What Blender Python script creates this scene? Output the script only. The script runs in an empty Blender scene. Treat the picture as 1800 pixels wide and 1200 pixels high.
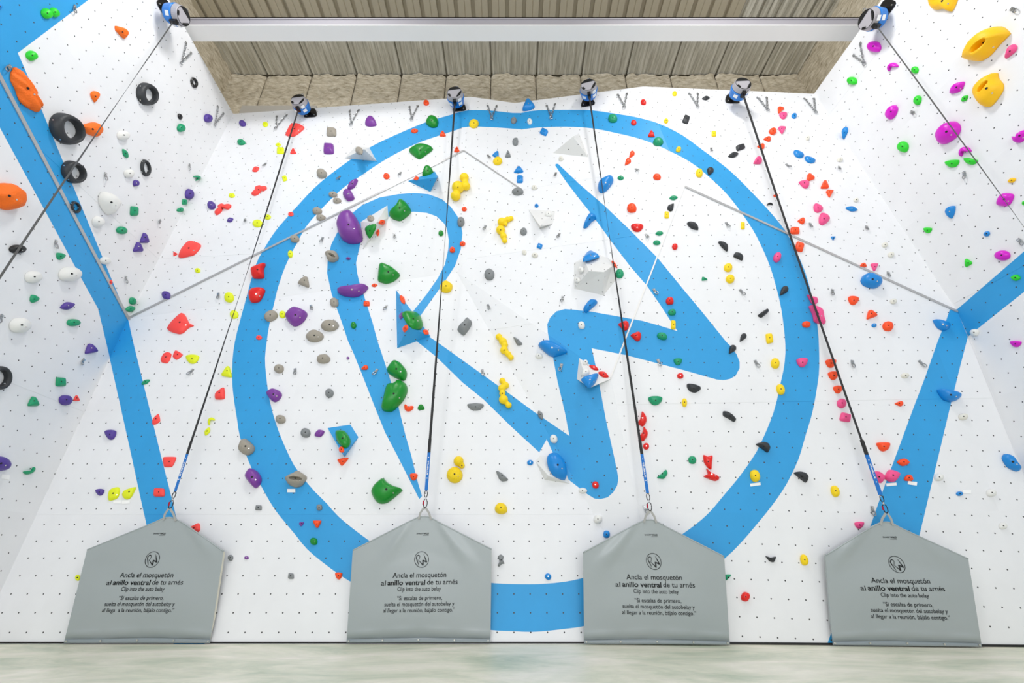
import bpy, bmesh, math, random
import numpy as np
from mathutils import Vector, Matrix, noise
from mathutils.bvhtree import BVHTree
from mathutils.geometry import delaunay_2d_cdt

random.seed(7)
SC = bpy.context.scene
COL = SC.collection

# ------------------------------------------------------------------ camera, world, lights, exposure
FPX, TILT, CAMZ = 800.0, math.radians(25.8), 0.87
cd = bpy.data.cameras.new('camera'); cd.sensor_width = 36; cd.lens = FPX / 1800 * 36
cam = bpy.data.objects.new('camera', cd); COL.objects.link(cam)
cam.location = (0, 0, CAMZ); cam.rotation_euler = (math.radians(90) + TILT, 0, 0)
cd.clip_end = 100
SC.camera = cam
wd = bpy.data.worlds.new('hall_daylight'); SC.world = wd; wd.use_nodes = True
wd.node_tree.nodes['Background'].inputs[0].default_value = (0.93, 0.96, 1.0, 1)
wd.node_tree.nodes['Background'].inputs[1].default_value = 0.6
def area_lamp(name, loc, size, sy, power, target, color=(1, 0.99, 0.97)):
    ld = bpy.data.lights.new(name, 'AREA'); ld.shape = 'RECTANGLE'; ld.size = size; ld.size_y = sy
    ld.energy = power; ld.color = color
    o = bpy.data.objects.new(name, ld); COL.objects.link(o); o.location = loc
    o.rotation_euler = (Vector(target) - Vector(loc)).to_track_quat('-Z', 'Y').to_euler()
    return o
area_lamp('daylight_front', (0, -8.5, 3.2), 13.0, 4.0, 690, (0, 6, 2.6), (0.98, 0.99, 1.0))  # broad unseen fill added behind the camera to even out the wall
for lx in (-1, 1):
    area_lamp('hall_lamp', (lx * 3.2, -0.2, 9.6), 1.2, 0.5, 110, (-lx * 7.6, 2.2, 6.4))
    area_lamp('hall_lamp', (lx * 2.8, 2.4, 10.4), 1.2, 0.5, 160, (lx * 6.6, 4.0, 6.0))
vs = SC.view_settings
vs.view_transform = 'Standard'; vs.look = 'None'; vs.exposure = 0.0; vs.gamma = 1.0; vs.use_curve_mapping = False

# ------------------------------------------------------------------ maths
cT, sT = math.cos(TILT), math.sin(TILT)
CAM = np.array([0, 0, CAMZ])
def ray(p):
    x, v = (p[0] - 900) / FPX, (p[1] - 600) / FPX
    return np.array([x, cT + v * sT, sT - v * cT])
def atZ(p, Z): r = ray(p); return CAM + r * (Z - CAM[2]) / r[2]
def atY(p, Y): r = ray(p); return CAM + r * Y / r[1]
def plane(a, b, c):
    n = np.cross(b - a, c - a); n = n / np.linalg.norm(n)
    if n @ (CAM - a) < 0: n = -n
    return n, n @ a
def hit(p, pl, off=0.0): r = ray(p); return CAM + r * (pl[1] + off - pl[0] @ CAM) / (pl[0] @ r)
def proj(P):
    d = np.asarray(P) - CAM
    z = d[1] * cT + d[2] * sT
    return (900 + FPX * d[0] / z, 600 - FPX * (d[2] * cT - d[1] * sT) / z)
def smooth_poly(pts, n=26, sharp=0.0):
    """closed outline resampled to n points on a Catmull-Rom curve (sharp -> straighter sides)"""
    P = [np.array(p, float) for p in pts]; m = len(P); out = []
    for i in range(m):
        p0, p1, p2, p3 = P[i - 1], P[i], P[(i + 1) % m], P[(i + 2) % m]
        for k in range(8):
            t = k / 8; k1 = (1 - sharp) * 0.5
            m1, m2 = (p2 - p0) * k1, (p3 - p1) * k1
            if sharp > 0: m1, m2 = m1 + sharp * (p2 - p1), m2 + sharp * (p2 - p1)
            t2, t3 = t * t, t ** 3
            out.append((2 * t3 - 3 * t2 + 1) * p1 + (t3 - 2 * t2 + t) * m1 + (-2 * t3 + 3 * t2) * p2 + (t3 - t2) * m2)
    out.append(out[0])
    L = [0]
    for a, b in zip(out, out[1:]): L.append(L[-1] + np.linalg.norm(b - a))
    res = []; j = 0
    for i in range(n):
        s = L[-1] * i / n
        while L[j + 1] < s: j += 1
        u = (s - L[j]) / max(1e-9, L[j + 1] - L[j])
        res.append(out[j] * (1 - u) + out[j + 1] * u)
    return res

# ------------------------------------------------------------------ materials
def lin(h):
    h = h.lstrip('#'); v = [int(h[i:i + 2], 16) / 255 for i in (0, 2, 4)]
    return tuple(c / 12.92 if c <= 0.04045 else ((c + 0.055) / 1.055) ** 2.4 for c in v) + (1,)
MATS = {}
def mat(name, hexc, rough=0.5, metal=0.0, bump=0.0, bscale=40, spec=0.5, var=0.0):
    if name in MATS: return MATS[name]
    m = bpy.data.materials.new(name); m.use_nodes = True; nt = m.node_tree; b = nt.nodes['Principled BSDF']
    b.inputs['Base Color'].default_value = lin(hexc); b.inputs['Roughness'].default_value = rough
    b.inputs['Metallic'].default_value = metal; b.inputs['Specular IOR Level'].default_value = spec
    if bump or var:
        tc = nt.nodes.new('ShaderNodeTexCoord'); nz = nt.nodes.new('ShaderNodeTexNoise')
        nz.inputs['Scale'].default_value = bscale; nz.inputs['Detail'].default_value = 5
        nt.links.new(tc.outputs['Object'], nz.inputs['Vector'])
        if bump:
            bp = nt.nodes.new('ShaderNodeBump'); bp.inputs['Strength'].default_value = bump; bp.inputs['Distance'].default_value = 0.01
            nt.links.new(nz.outputs['Fac'], bp.inputs['Height']); nt.links.new(bp.outputs['Normal'], b.inputs['Normal'])
        if var:
            rp = nt.nodes.new('ShaderNodeMapRange'); rp.inputs[3].default_value = 1 - var; rp.inputs[4].default_value = 1 + var * 0.4
            mx = nt.nodes.new('ShaderNodeMix'); mx.data_type = 'RGBA'; mx.blend_type = 'MULTIPLY'; mx.inputs[0].default_value = 1
            mx.inputs[6].default_value = lin(hexc)
            nt.links.new(nz.outputs['Fac'], rp.inputs[0]); nt.links.new(rp.outputs[0], mx.inputs[7]); nt.links.new(mx.outputs[2], b.inputs['Base Color'])
    MATS[name] = m
    return m
def panel_mat(name, hexc, rough, scuff):
    """painted plywood: T-nut holes on a 20 cm grid (UV in grid steps), thin joint lines, light scuffing"""
    m = bpy.data.materials.new(name); m.use_nodes = True; nt = m.node_tree; N = nt.nodes; K = nt.links
    b = N['Principled BSDF']; b.inputs['Roughness'].default_value = rough
    uv = N.new('ShaderNodeUVMap'); uv.uv_map = 'grid'
    fr = N.new('ShaderNodeVectorMath'); fr.operation = 'FRACTION'; K.new(uv.outputs[0], fr.inputs[0])
    sb = N.new('ShaderNodeVectorMath'); sb.operation = 'SUBTRACT'; sb.inputs[1].default_value = (0.5, 0.5, 0); K.new(fr.outputs[0], sb.inputs[0])
    ln = N.new('ShaderNodeVectorMath'); ln.operation = 'LENGTH'; K.new(sb.outputs[0], ln.inputs[0])
    lt = N.new('ShaderNodeMath'); lt.operation = 'LESS_THAN'; lt.inputs[1].default_value = 0.044; K.new(ln.outputs['Value'], lt.inputs[0])
    tc = N.new('ShaderNodeTexCoord'); nz = N.new('ShaderNodeTexNoise'); nz.inputs['Scale'].default_value = 1.6; nz.inputs['Detail'].default_value = 7; nz.inputs['Roughness'].default_value = 0.65
    K.new(tc.outputs['Object'], nz.inputs['Vector'])
    mr = N.new('ShaderNodeMapRange'); mr.inputs[1].default_value = 0.35; mr.inputs[2].default_value = 0.7; mr.inputs[3].default_value = 1 - scuff; mr.inputs[4].default_value = 1.0
    K.new(nz.outputs['Fac'], mr.inputs[0])
    mx = N.new('ShaderNodeMix'); mx.data_type = 'RGBA'; mx.blend_type = 'MULTIPLY'; mx.inputs[0].default_value = 1; mx.inputs[6].default_value = lin(hexc)
    K.new(mr.outputs[0], mx.inputs[7])
    m2 = N.new('ShaderNodeMix'); m2.data_type = 'RGBA'; m2.inputs[7].default_value = (0.05, 0.05, 0.055, 1)
    K.new(lt.outputs[0], m2.inputs[0]); K.new(mx.outputs[2], m2.inputs[6]); K.new(m2.outputs[2], b.inputs['Base Color'])
    return m
M_WHITE = panel_mat('white_panel_paint', '#eeeff2', 0.55, 0.045)
M_BLUE = panel_mat('blue_panel_paint', '#2b9fe0', 0.5, 0.07)
M_STEEL = mat('brushed_steel', '#a9abad', 0.3, 0.9)
M_TRIM = mat('grey_metal_trim', '#b9b9ba', 0.4, 0.5)
M_BLACK = mat('black_plastic', '#0d0e10', 0.4)
M_HOLE = mat('dark_bolt_recess', '#18181a', 0.7)
M_BOLT = mat('zinc_bolt', '#d6d6d4', 0.25, 0.9)

# ------------------------------------------------------------------ object helpers
def tag(o, label=None, cat=None, group=None, kind=None):
    if label: o['label'] = label
    if cat: o['category'] = cat
    if group: o['group'] = group
    if kind: o['kind'] = kind
    return o
def empty(name, loc=(0, 0, 0)):
    o = bpy.data.objects.new(name, None); COL.objects.link(o); o.location = loc; o.empty_display_size = 0.1
    return o
def origin_mean(vs): return np.mean(np.array([list(v) for v in vs]), axis=0)
def link(name, me, parent=None, loc=None):
    o = bpy.data.objects.new(name, me); COL.objects.link(o)
    if parent is not None:
        o.parent = parent
        if loc is not None: o.location = Vector(loc) - parent.location if not parent.rotation_euler[:] != (0, 0, 0) else Vector(loc)
    elif loc is not None: o.location = loc
    return o
def mesh_obj(name, verts, faces, mats, parent=None, smooth=False, org=None, fmat=None, uvs=None):
    """one mesh object; verts are world coordinates, origin at org (default: their mean)"""
    org = Vector(origin_mean(verts) if org is None else org)
    me = bpy.data.meshes.new(name)
    me.from_pydata([tuple(Vector(v) - org) for v in verts], [], faces)
    for m in (mats if isinstance(mats, (list, tuple)) else [mats]): me.materials.append(m)
    if fmat: me.polygons.foreach_set('material_index', fmat)
    if smooth: me.polygons.foreach_set('use_smooth', [True] * len(me.polygons))
    if uvs:
        l = me.uv_layers.new(name='grid')
        for lp in me.loops: l.data[lp.index].uv = uvs[lp.vertex_index]
    me.update()
    o = bpy.data.objects.new(name, me); COL.objects.link(o)
    if parent is not None: o.parent = parent; o.location = org - parent.location
    else: o.location = org
    return o
def box_vf(c, half, ax=None):
    ax = ax or (Vector((1, 0, 0)), Vector((0, 1, 0)), Vector((0, 0, 1))); c = Vector(c); v = []
    for i in (-1, 1):
        for j in (-1, 1):
            for k in (-1, 1): v.append(c + ax[0] * i * half[0] + ax[1] * j * half[1] + ax[2] * k * half[2])
    return v, [(0, 1, 3, 2), (4, 6, 7, 5), (0, 4, 5, 1), (2, 3, 7, 6), (0, 2, 6, 4), (1, 5, 7, 3)]
def join_vf(parts):
    V, F = [], []
    for v, f in parts:
        n = len(V); V += list(v); F += [tuple(i + n for i in q) for q in f]
    return V, F
def frame(n, upv=(0, 0, 1)):
    n = Vector(n).normalized(); u = Vector(upv).cross(n)
    if u.length < 1e-4: u = Vector((1, 0, 0))
    u.normalize(); return u, n.cross(u).normalized(), n
def tube_vf(pts, r, seg=8, closed=False):
    pts = [Vector(p) for p in pts]; V, F = [], []; m = len(pts)
    for i, p in enumerate(pts):
        d = (pts[(i + 1) % m] - pts[i - 1]) if closed or 0 < i < m - 1 else (pts[1] - pts[0] if i == 0 else pts[-1] - pts[-2])
        d.normalize(); a = d.orthogonal().normalized() if abs(d.z) > 0.95 else Vector((0, 0, 1)).cross(d).normalized(); b = d.cross(a)
        rr = r[i] if isinstance(r, (list, tuple)) else r
        for k in range(seg):
            t = 2 * math.pi * k / seg; V.append(p + a * math.cos(t) * rr + b * math.sin(t) * rr)
    for i in range(m if closed else m - 1):
        j = (i + 1) % m
        for k in range(seg): F.append((i * seg + k, i * seg + (k + 1) % seg, j * seg + (k + 1) % seg, j * seg + k))
    if not closed: F += [tuple(range(seg))[::-1], tuple((m - 1) * seg + k for k in range(seg))]
    return V, F
def cyl_vf(c, axis, r0, r1, h, seg=24, bev=0.0):
    u, v, n = frame(axis, (0, 0, 1) if abs(Vector(axis).normalized().z) < .9 else (0, 1, 0)); c = Vector(c)
    rings = [(0, r0 - bev), (bev, r0), (h - bev, r1), (h, r1 - bev)] if bev else [(0, r0), (h, r1)]
    V, F = [], []
    for z, r in rings:
        for k in range(seg):
            t = 2 * math.pi * k / seg; V.append(c + n * z + u * r * math.cos(t) + v * r * math.sin(t))
    for i in range(len(rings) - 1):
        for k in range(seg): F.append((i * seg + k, i * seg + (k + 1) % seg, (i + 1) * seg + (k + 1) % seg, (i + 1) * seg + k))
    F += [tuple(range(seg))[::-1], tuple((len(rings) - 1) * seg + k for k in range(seg))]
    return V, F

# ------------------------------------------------------------------ the climbing wall: planes of its facets
fl = lambda p: atZ(p, 0.0)
H, BL, BR = fl((1175, 1132.5)), fl((-42, 1131)), fl((1922, 1138))
tl = math.tan(math.radians(3.9)); n = np.array([0, -1, tl]) / math.hypot(1, tl); PL_L = (n, n @ fl((500, 1131)))
H = np.array([H[0], fl((500, 1131))[1], 0])
d = (BR - H) / np.linalg.norm(BR - H); a = math.radians(3.7)
PL_R = plane(H, BR, H + np.array([0, -math.sin(a), math.cos(a)]))
A, F_ = hit((225, 560), PL_L), hit((803, 478), PL_L)
E_, D_, G_ = hit((1683, 548), PL_R), hit((1203, 328), PL_R), hit((1073, 664), PL_R)
PL_M = plane(F_, G_, D_)
C_, T2, T3 = hit((918, 334), PL_M), hit((905, 181), PL_M), hit((1130, 152), PL_M)
ZT = 9.65
TL, T1 = atZ((410, 200), ZT), atZ((828, 170), ZT)
PL_UL = plane(A, TL, T1); B_ = hit((815, 265), PL_UL)
PL_UR = plane(D_, E_, T3); TR = hit((1431, 165), PL_UR)
PL_BT1, PL_BT2 = plane(B_, T1, T2), plane(B_, C_, T2)
PL_ABF, PL_BCF, PL_FGH = plane(A, B_, F_), plane(B_, C_, F_), plane(F_, G_, H)
PLt, PRt = atZ((338, 72), ZT), atZ((1500, 69), TR[2])
PL_LU, PL_RU = plane(A, TL, PLt), plane(E_, TR, PRt)
Nn = hit((1705, 598), PL_RU)
PL_LL = plane(A, BL, hit((0, 137), PL_LU)); PL_RL = plane(Nn, BR, hit((1800, 513), PL_RU))
PL_EN = plane(E_, Nn, BR)          # narrow lower part of the right corner belongs to the back wall facet
def along(p, q, Y): t = (Y - p[1]) / (q[1] - p[1]); return p + (q - p) * t
YF = 2.2                            # the side walls run this far towards the camera
LUt, RUt = along(TL, PLt, YF), along(TR, PRt, YF)
trimL, seamR = hit((0, 137), PL_LU), hit((1800, 513), PL_RU)
LUm, RUm = along(A, trimL, YF), along(Nn, seamR, YF)
def floorY(pl, Y): return np.array([(pl[1] - pl[0][1] * Y) / pl[0][0], Y, 0.0])
LLb, RLb = floorY(PL_LL, YF), floorY(PL_RL, YF)
q6 = lambda c, r, x, y: (300 * c + x / 6, 200 * r + y / 6)
# name, plane, corner points, (T-nut anchor pixel, pixel of a second nut giving the row direction)
FAC = [
    ('L', PL_L, [A, F_, H, BL], (q6(1, 5, 606, 667), q6(1, 5, 787, 667))),
    ('R', PL_R, [D_, E_, BR, H, G_], (q6(4, 2, 459, 1026), q6(4, 2, 600, 1026))),
    ('EN', PL_EN, [E_, Nn, BR], None),
    ('MU', PL_M, [C_, D_, G_, F_], (q6(3, 2, 455, 125), q6(3, 2, 571, 153))),
    ('UM', PL_M, [C_, T2, T3, D_], (q6(3, 2, 455, 125), q6(3, 2, 571, 153))),
    ('ML', PL_FGH, [F_, G_, H], (q6(3, 3, 104, 409), q6(3, 3, 226, 337))),
    ('UL', PL_UL, [A, TL, T1, B_], ((225, 560), (815, 265))),
    ('ABF', PL_ABF, [A, B_, F_], (q6(2, 2, 617, 42), q6(2, 2, 781, 75))),
    ('BCF', PL_BCF, [B_, C_, F_], (q6(2, 2, 617, 42), q6(2, 2, 781, 75))),
    ('BT1', PL_BT1, [B_, T1, T2], None), ('BT2', PL_BT2, [B_, T2, C_], None),
    ('UR', PL_UR, [D_, T3, TR, E_], ((1203, 328), (1683, 548))),
    ('LU', PL_LU, [A, LUm, LUt, TL], (q6(0, 0, 608, 920), q6(0, 0, 691, 821))),
    ('LL', PL_LL, [A, BL, LLb, LUm], (q6(0, 2, 128, 798), q6(0, 2, 285, 888))),
    ('RU', PL_RU, [E_, TR, RUt, RUm, Nn], None),
    ('RL', PL_RL, [Nn, RUm, RLb, BR], None),
]
# painted shapes, as pixels of the photograph carried onto the facets
RING_OUT = [(489,400),(513,373),(555,328),(600,292),(650,259),(700,235),(748,215),(795,201),(820,194),(860,194),(910,199),(942,194),(1017,193),(1050,195),(1082,200),(1113,205),(1158,217),(1200,238),(1233,262),(1283,300),(1333,350),(1367,388),(1385,413),(1400,442),(1417,483),(1430,533),(1438,583),(1440,642),(1437,675),(1428,725),(1417,762),(1406,800),(1397,822),(1380,855),(1358,887),(1333,918),(1303,953),(1273,982),(1220,1022),(1160,1058),(1090,1085),(1027,1100),(993,1105),(942,1110),(900,1109),(863,1107),(800,1098),(740,1083),(680,1057),(616,1022),(583,1000),(542,967),(517,937),(483,895),(458,852),(442,822),(423,772),(417,738),(411,700),(408,667),(409,630),(413,600),(422,563),(432,527),(442,490),(453,457),(467,433),(478,415)]
RING_IN = [(537,400),(558,375),(600,333),(633,310),(667,287),(700,268),(733,252),(767,240),(795,231),(818,223),(850,223),(900,226),(912,228),(947,224),(1000,223),(1043,226),(1083,234),(1117,242),(1147,252),(1180,267),(1200,277),(1225,293),(1267,330),(1293,360),(1321,400),(1338,432),(1353,467),(1363,500),(1373,542),(1380,600),(1379,638),(1372,673),(1362,717),(1350,750),(1338,777),(1326,800),(1300,837),(1275,867),(1242,905),(1200,938),(1150,968),(1090,996),(1026,1015),(993,1022),(950,1026),(900,1026),(863,1024),(800,1014),(740,996),(690,974),(652,952),(600,912),(573,883),(550,860),(522,825),(508,800),(492,763),(480,727),(472,692),(467,650),(466,628),(469,600),(475,562),(482,533),(488,508),(500,472),(515,440),(525,422)]
R_GLYPH = [(737,877),(698,800),(677,760),(658,713),(642,672),(622,622),(612,600),(600,564),(583,517),(575,480),(576,458),(582,430),(592,410),(622,372),(637,360),(667,347),(700,341),(727,339),(753,341),(777,350),(792,363),(803,378),(810,392),(813,410),(810,438),(800,467),(783,493),(760,525),(739,555),(726,547),(750,517),(770,488),(782,465),(788,438),(789,422),(785,400),(780,392),(767,380),(750,374),(727,372),(700,374),(682,382),(656,394),(642,406),(636,417),(630,443),(626,462),(628,480),(632,497),(640,520),(655,567),(664,600),(675,633),(687,670),(700,713),(713,765),(723,800),(733,842),(742,872)]
W_GLYPH = [(740,582),(770,602),(830,645),(900,695),(938,723),(1001,766),(993,725),(980,670),(972,627),(966,600),(963,585),(962,570),(967,558),(978,547),(993,543),(1008,544),(1042,548),(1092,557),(1130,564),(1162,573),(1191,582),(1178,563),(1160,535),(1137,502),(1107,467),(1075,425),(1057,400),(1037,373),(1017,348),(992,315),(976,291),(977,288),(981,288),(1017,322),(1063,362),(1102,399),(1155,452),(1200,507),(1230,543),(1276,600),(1283,607),(1295,623),(1300,636),(1300,647),(1293,660),(1283,666),(1272,668),(1260,667),(1200,650),(1100,624),(1040,612),(1047,642),(1054,678),(1065,737),(1079,800),(1085,828),(1087,842),(1085,853),(1078,865),(1068,874),(1055,877),(1045,876),(1032,868),(1015,855),(997,841),(973,798),(961,772),(948,795),(900,751),(850,702),(813,672),(767,627),(733,600)]
BAND_LEFT = [(-40,-150),(155,0),(31,93),(42,118),(225,560),(234,600),(283,800),(300,867),(312,917),(360,1131),(305,1131),(257,920),(231,800),(215,728),(193,630),(186,600),(172,542),(145,493),(95,400),(0,225),(-600,-870),(-500,-900)]
BAND_RIGHT = [(1669,545),(1683,543),(1800,442),(2300,10),(2400,60),(1800,513),(1718,578),(1701,592),(1699,600),(1688,642),(1672,707),(1650,800),(1616,941),(1560,1136),(1453,1134),(1527,933),(1550,867),(1575,800),(1607,713),(1627,660),(1648,600),(1664,560)]
PAINT = [[tuple(p) for p in smooth_poly(RING_OUT, 200)], [tuple(p) for p in smooth_poly(RING_IN, 180)], R_GLYPH, W_GLYPH, BAND_LEFT, BAND_RIGHT]

def fbasis(name, pl, nuts):
    n = Vector(pl[0])
    if nuts:
        o = Vector(hit(nuts[0], pl)); u = (Vector(hit(nuts[1], pl)) - o).normalized()
    else:
        u = Vector((0, 0, 1)).cross(n).normalized(); o = Vector(n * pl[1])
    if name in ('LU',):
        u = Vector((0, 0, 1)).cross(n).normalized()
    v = n.cross(u).normalized()
    if v.z < 0: v, u = -v, -u
    return o, u, v
wall_back = tag(empty('wall_back', (0, 6.2, 0)), 'white faceted climbing wall across the hall with a large blue ring emblem painted on it', None, None, 'structure')
wall_left = tag(empty('wall_left', (-6.2, 5, 0)), 'white side climbing wall with a broad blue diagonal band beside the corner', None, None, 'structure')
wall_right = tag(empty('wall_right', (6.5, 5, 0)), 'white side climbing wall with a blue band running up from the corner', None, None, 'structure')
BV, BF = [], []                    # collected wall and volume faces, to seat the holds on
def build_panels():
    PW, PH = 2.4, 1.44
    USE = {'L': (0, 1, 2, 3, 4), 'R': (0, 1, 2, 3, 5), 'EN': (5,), 'RU': (5,), 'RL': (5,), 'UR': (0, 1), 'LU': (4,), 'LL': (4,)}
    for fi, (name, pl, pts, nuts) in enumerate(FAC):
        o, u, v = fbasis(name, pl, nuts)
        nrm = Vector(pl[0]); off = o if name not in ('L', 'R') else Vector((0, o.y, 0))
        P3 = [Vector(p) for p in pts]
        uv2 = [((p - o).dot(u), (p - o).dot(v)) for p in P3]
        # floor-based rows for the seams
        su = Vector((0, 0, 1)).cross(nrm).normalized(); sv = nrm.cross(su)
        so = Vector(pts[0]); so = so - sv * (so.z / sv.z)
        s2 = [((p - so).dot(su), (p - so).dot(sv)) for p in P3]
        sgn = 1 if sum(s2[i][0] * s2[(i + 1) % len(s2)][1] - s2[(i + 1) % len(s2)][0] * s2[i][1] for i in range(len(s2))) > 0 else -1
        # all 2-D work in the facet's own (su, sv) plane
        verts = [Vector(p) for p in s2]; faces = [list(range(len(s2)))[::sgn]]; edges = []; kinds = ['facet']
        def bp(p):                                   # photo pixel -> facet plane (None when the ray misses it)
            r = ray(p); dn = pl[0] @ r
            if dn > -1e-3: return None
            t = (pl[1] - pl[0] @ CAM) / dn
            q = Vector(CAM + r * t) - so
            return (q.dot(su), q.dot(sv)) if t > 0 else None
        for gi, poly in enumerate(PAINT):
            if gi not in USE.get(name, (0, 1, 2, 3)): continue
            if name == 'LU': poly = [(225, 560), (42, 118), (31, 93), (155, 0), (287, -99), (100, -420), (-500, -900), (-620, -900), (-300, -431)]
            if name == 'L' and gi == 4: poly = [(225, 540)] + BAND_LEFT[4:17]
            q = [bp(p) for p in poly]
            if any(x is None for x in q): continue
            k = len(verts); verts += [Vector(x) for x in q]; faces.append(list(range(k, k + len(q)))); kinds.append(gi)
        us, vs_ = [x for x, _ in s2], [y for _, y in s2]
        ku = math.floor(min(us) / PW) ; u0 = 0.7
        cell = lambda x, y: (math.floor((x - u0) / PW), math.floor(y / PH + 1e-6))
        for i in range(math.floor((min(us) - u0) / PW), math.ceil((max(us) - u0) / PW) + 1):
            k = len(verts); verts += [Vector((u0 + i * PW, min(vs_) - .1)), Vector((u0 + i * PW, max(vs_) + .1))]; edges.append((k, k + 1))
        for i in range(math.floor(min(vs_) / PH), math.ceil(max(vs_) / PH) + 1):
            k = len(verts); verts += [Vector((min(us) - .1, i * PH)), Vector((max(us) + .1, i * PH))]; edges.append((k, k + 1))
        ov, oe, of, _, _, ofo = delaunay_2d_cdt(verts, edges, faces, 0, 1e-5)
        cells = {}
        def pip(poly, x, y):
            c = False; j = len(poly) - 1
            for i in range(len(poly)):
                (xi, yi), (xj, yj) = poly[i], poly[j]
                if (yi > y) != (yj > y) and x < (xj - xi) * (y - yi) / (yj - yi) + xi: c = not c
                j = i
            return c
        plist = [[tuple(verts[i]) for i in f] for f in faces]
        for tri, src in zip(of, ofo):
            cx = sum(ov[i].x for i in tri) / 3; cy = sum(ov[i].y for i in tri) / 3
            if not pip(plist[0], cx, cy): continue
            src = [gi for gi, pp in zip(kinds[1:], plist[1:]) if pip(pp, cx, cy)]
            blue = (0 in src and 1 not in src) or any(x in src for x in (2, 3, 4, 5))
            cells.setdefault(cell(cx, cy), []).append((tri, blue))
        area = lambda t: abs((ov[t[1]] - ov[t[0]]).cross(ov[t[2]] - ov[t[0]])) / 2
        # a sliver joins its neighbour
        for key in sorted(cells):
            if key in cells and sum(area(t) for t, _ in cells[key]) < 0.25:
                for nb in ((key[0] + 1, key[1]), (key[0] - 1, key[1]), (key[0], key[1] + 1), (key[0], key[1] - 1)):
                    if nb in cells: cells[nb] += cells.pop(key); break
        wall = wall_left if name in ('LU', 'LL') else wall_right if name in ('RU', 'RL') else wall_back
        for ci, (key, tris) in enumerate(sorted(cells.items())):
            dz = 0.0012 * ((key[0] * 3 + key[1] * 5 + fi) % 3)
            idx = {}; V = []; UV = []; Fs = []; fm = []
            def vid(i, back):
                if (i, back) not in idx:
                    p = so + su * ov[i].x + sv * ov[i].y
                    idx[(i, back)] = len(V); V.append(p - nrm * ((0.018 if back else 0) - dz))
                    UV.append(((p - o).dot(u) / 0.2 + 0.5, (p - o).dot(v) / 0.2 + 0.5))
                return idx[(i, back)]
            ec = {}
            for t, blue in tris:
                t = list(t)
                if (ov[t[1]] - ov[t[0]]).cross(ov[t[2]] - ov[t[0]]) < 0: t = t[::-1]
                Fs.append(tuple(vid(i, 0) for i in t)); fm.append(1 if blue else 0)
                for a_, b_ in zip(t, t[1:] + t[:1]): ec[(a_, b_)] = blue
            k = len(BV); BV.extend(V); BF.extend(tuple(i + k for i in f) for f in Fs)
            for (a_, b_), blue in list(ec.items()):
                if (b_, a_) not in ec:
                    Fs.append((vid(b_, 0), vid(a_, 0), vid(a_, 1), vid(b_, 1))); fm.append(1 if blue else 0)
            mesh_obj('panel', V, Fs, [M_WHITE, M_BLUE], wall, fmat=fm, uvs=UV)
build_panels()

# ------------------------------------------------------------------ hall: floor, roof, beam, rear wall
def floor_mat():
    m = bpy.data.materials.new('polished_green_concrete'); m.use_nodes = True; N = m.node_tree.nodes; K = m.node_tree.links
    b = N['Principled BSDF']; b.inputs['Roughness'].default_value = 0.42
    tc = N.new('ShaderNodeTexCoord'); mp = N.new('ShaderNodeMapping'); mp.inputs['Scale'].default_value = (0.75, 1.7, 1); K.new(tc.outputs['Object'], mp.inputs['Vector'])
    n1 = N.new('ShaderNodeTexNoise'); n1.inputs['Scale'].default_value = 1.0; n1.inputs['Detail'].default_value = 8; n1.inputs['Roughness'].default_value = 0.62; n1.inputs['Distortion'].default_value = 0.8
    K.new(mp.outputs[0], n1.inputs['Vector'])
    cr = N.new('ShaderNodeValToRGB'); e = cr.color_ramp.elements
    e[0].position = 0.3; e[0].color = lin('#b6c1a8'); e[1].position = 0.72; e[1].color = lin('#fff6ea')
    x = e.new(0.5); x.color = lin('#e2e1cc')
    K.new(n1.outputs['Fac'], cr.inputs[0])
    n2 = N.new('ShaderNodeTexNoise'); n2.inputs['Scale'].default_value = 6; n2.inputs['Detail'].default_value = 8; n2.inputs['Roughness'].default_value = 0.7; K.new(mp.outputs[0], n2.inputs['Vector'])
    mr = N.new('ShaderNodeMapRange'); mr.inputs[3].default_value = 0.8; mr.inputs[4].default_value = 1.16; K.new(n2.outputs['Fac'], mr.inputs[0])
    mx = N.new('ShaderNodeMix'); mx.data_type = 'RGBA'; mx.blend_type = 'MULTIPLY'; mx.inputs[0].default_value = 1
    K.new(cr.outputs[0], mx.inputs[6]); K.new(mr.outputs[0], mx.inputs[7]); K.new(mx.outputs[2], b.inputs['Base Color'])
    return m
v, f = box_vf((0, 2, -0.1), (9, 6, 0.1)); tag(mesh_obj('floor', v, f, floor_mat()), 'polished pale green concrete floor with streaky worn patches', kind='structure')
v, f = [], []
for i in range(2):
    p, q = [(BL, H), (H, BR)][i]
    dd = Vector(q - p).normalized(); nn = Vector((dd.y, -dd.x, 0)) * (1 if i == 0 else 1)
    c = (Vector(p) + Vector(q)) / 2; bv = box_vf(c + Vector((0, 0, 0.012)) + nn * 0.004, (Vector(q - p).length / 2, 0.008, 0.012 if i else 0.007), (dd, nn, Vector((0, 0, 1))))
    v, f = join_vf([(v, f), bv])
tag(mesh_obj('baseboard_back', v, f, M_BLACK), 'thin black gap strip along the foot of the climbing wall', kind='structure')  # the shade in the gap under the wall, put in as a black strip

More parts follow.
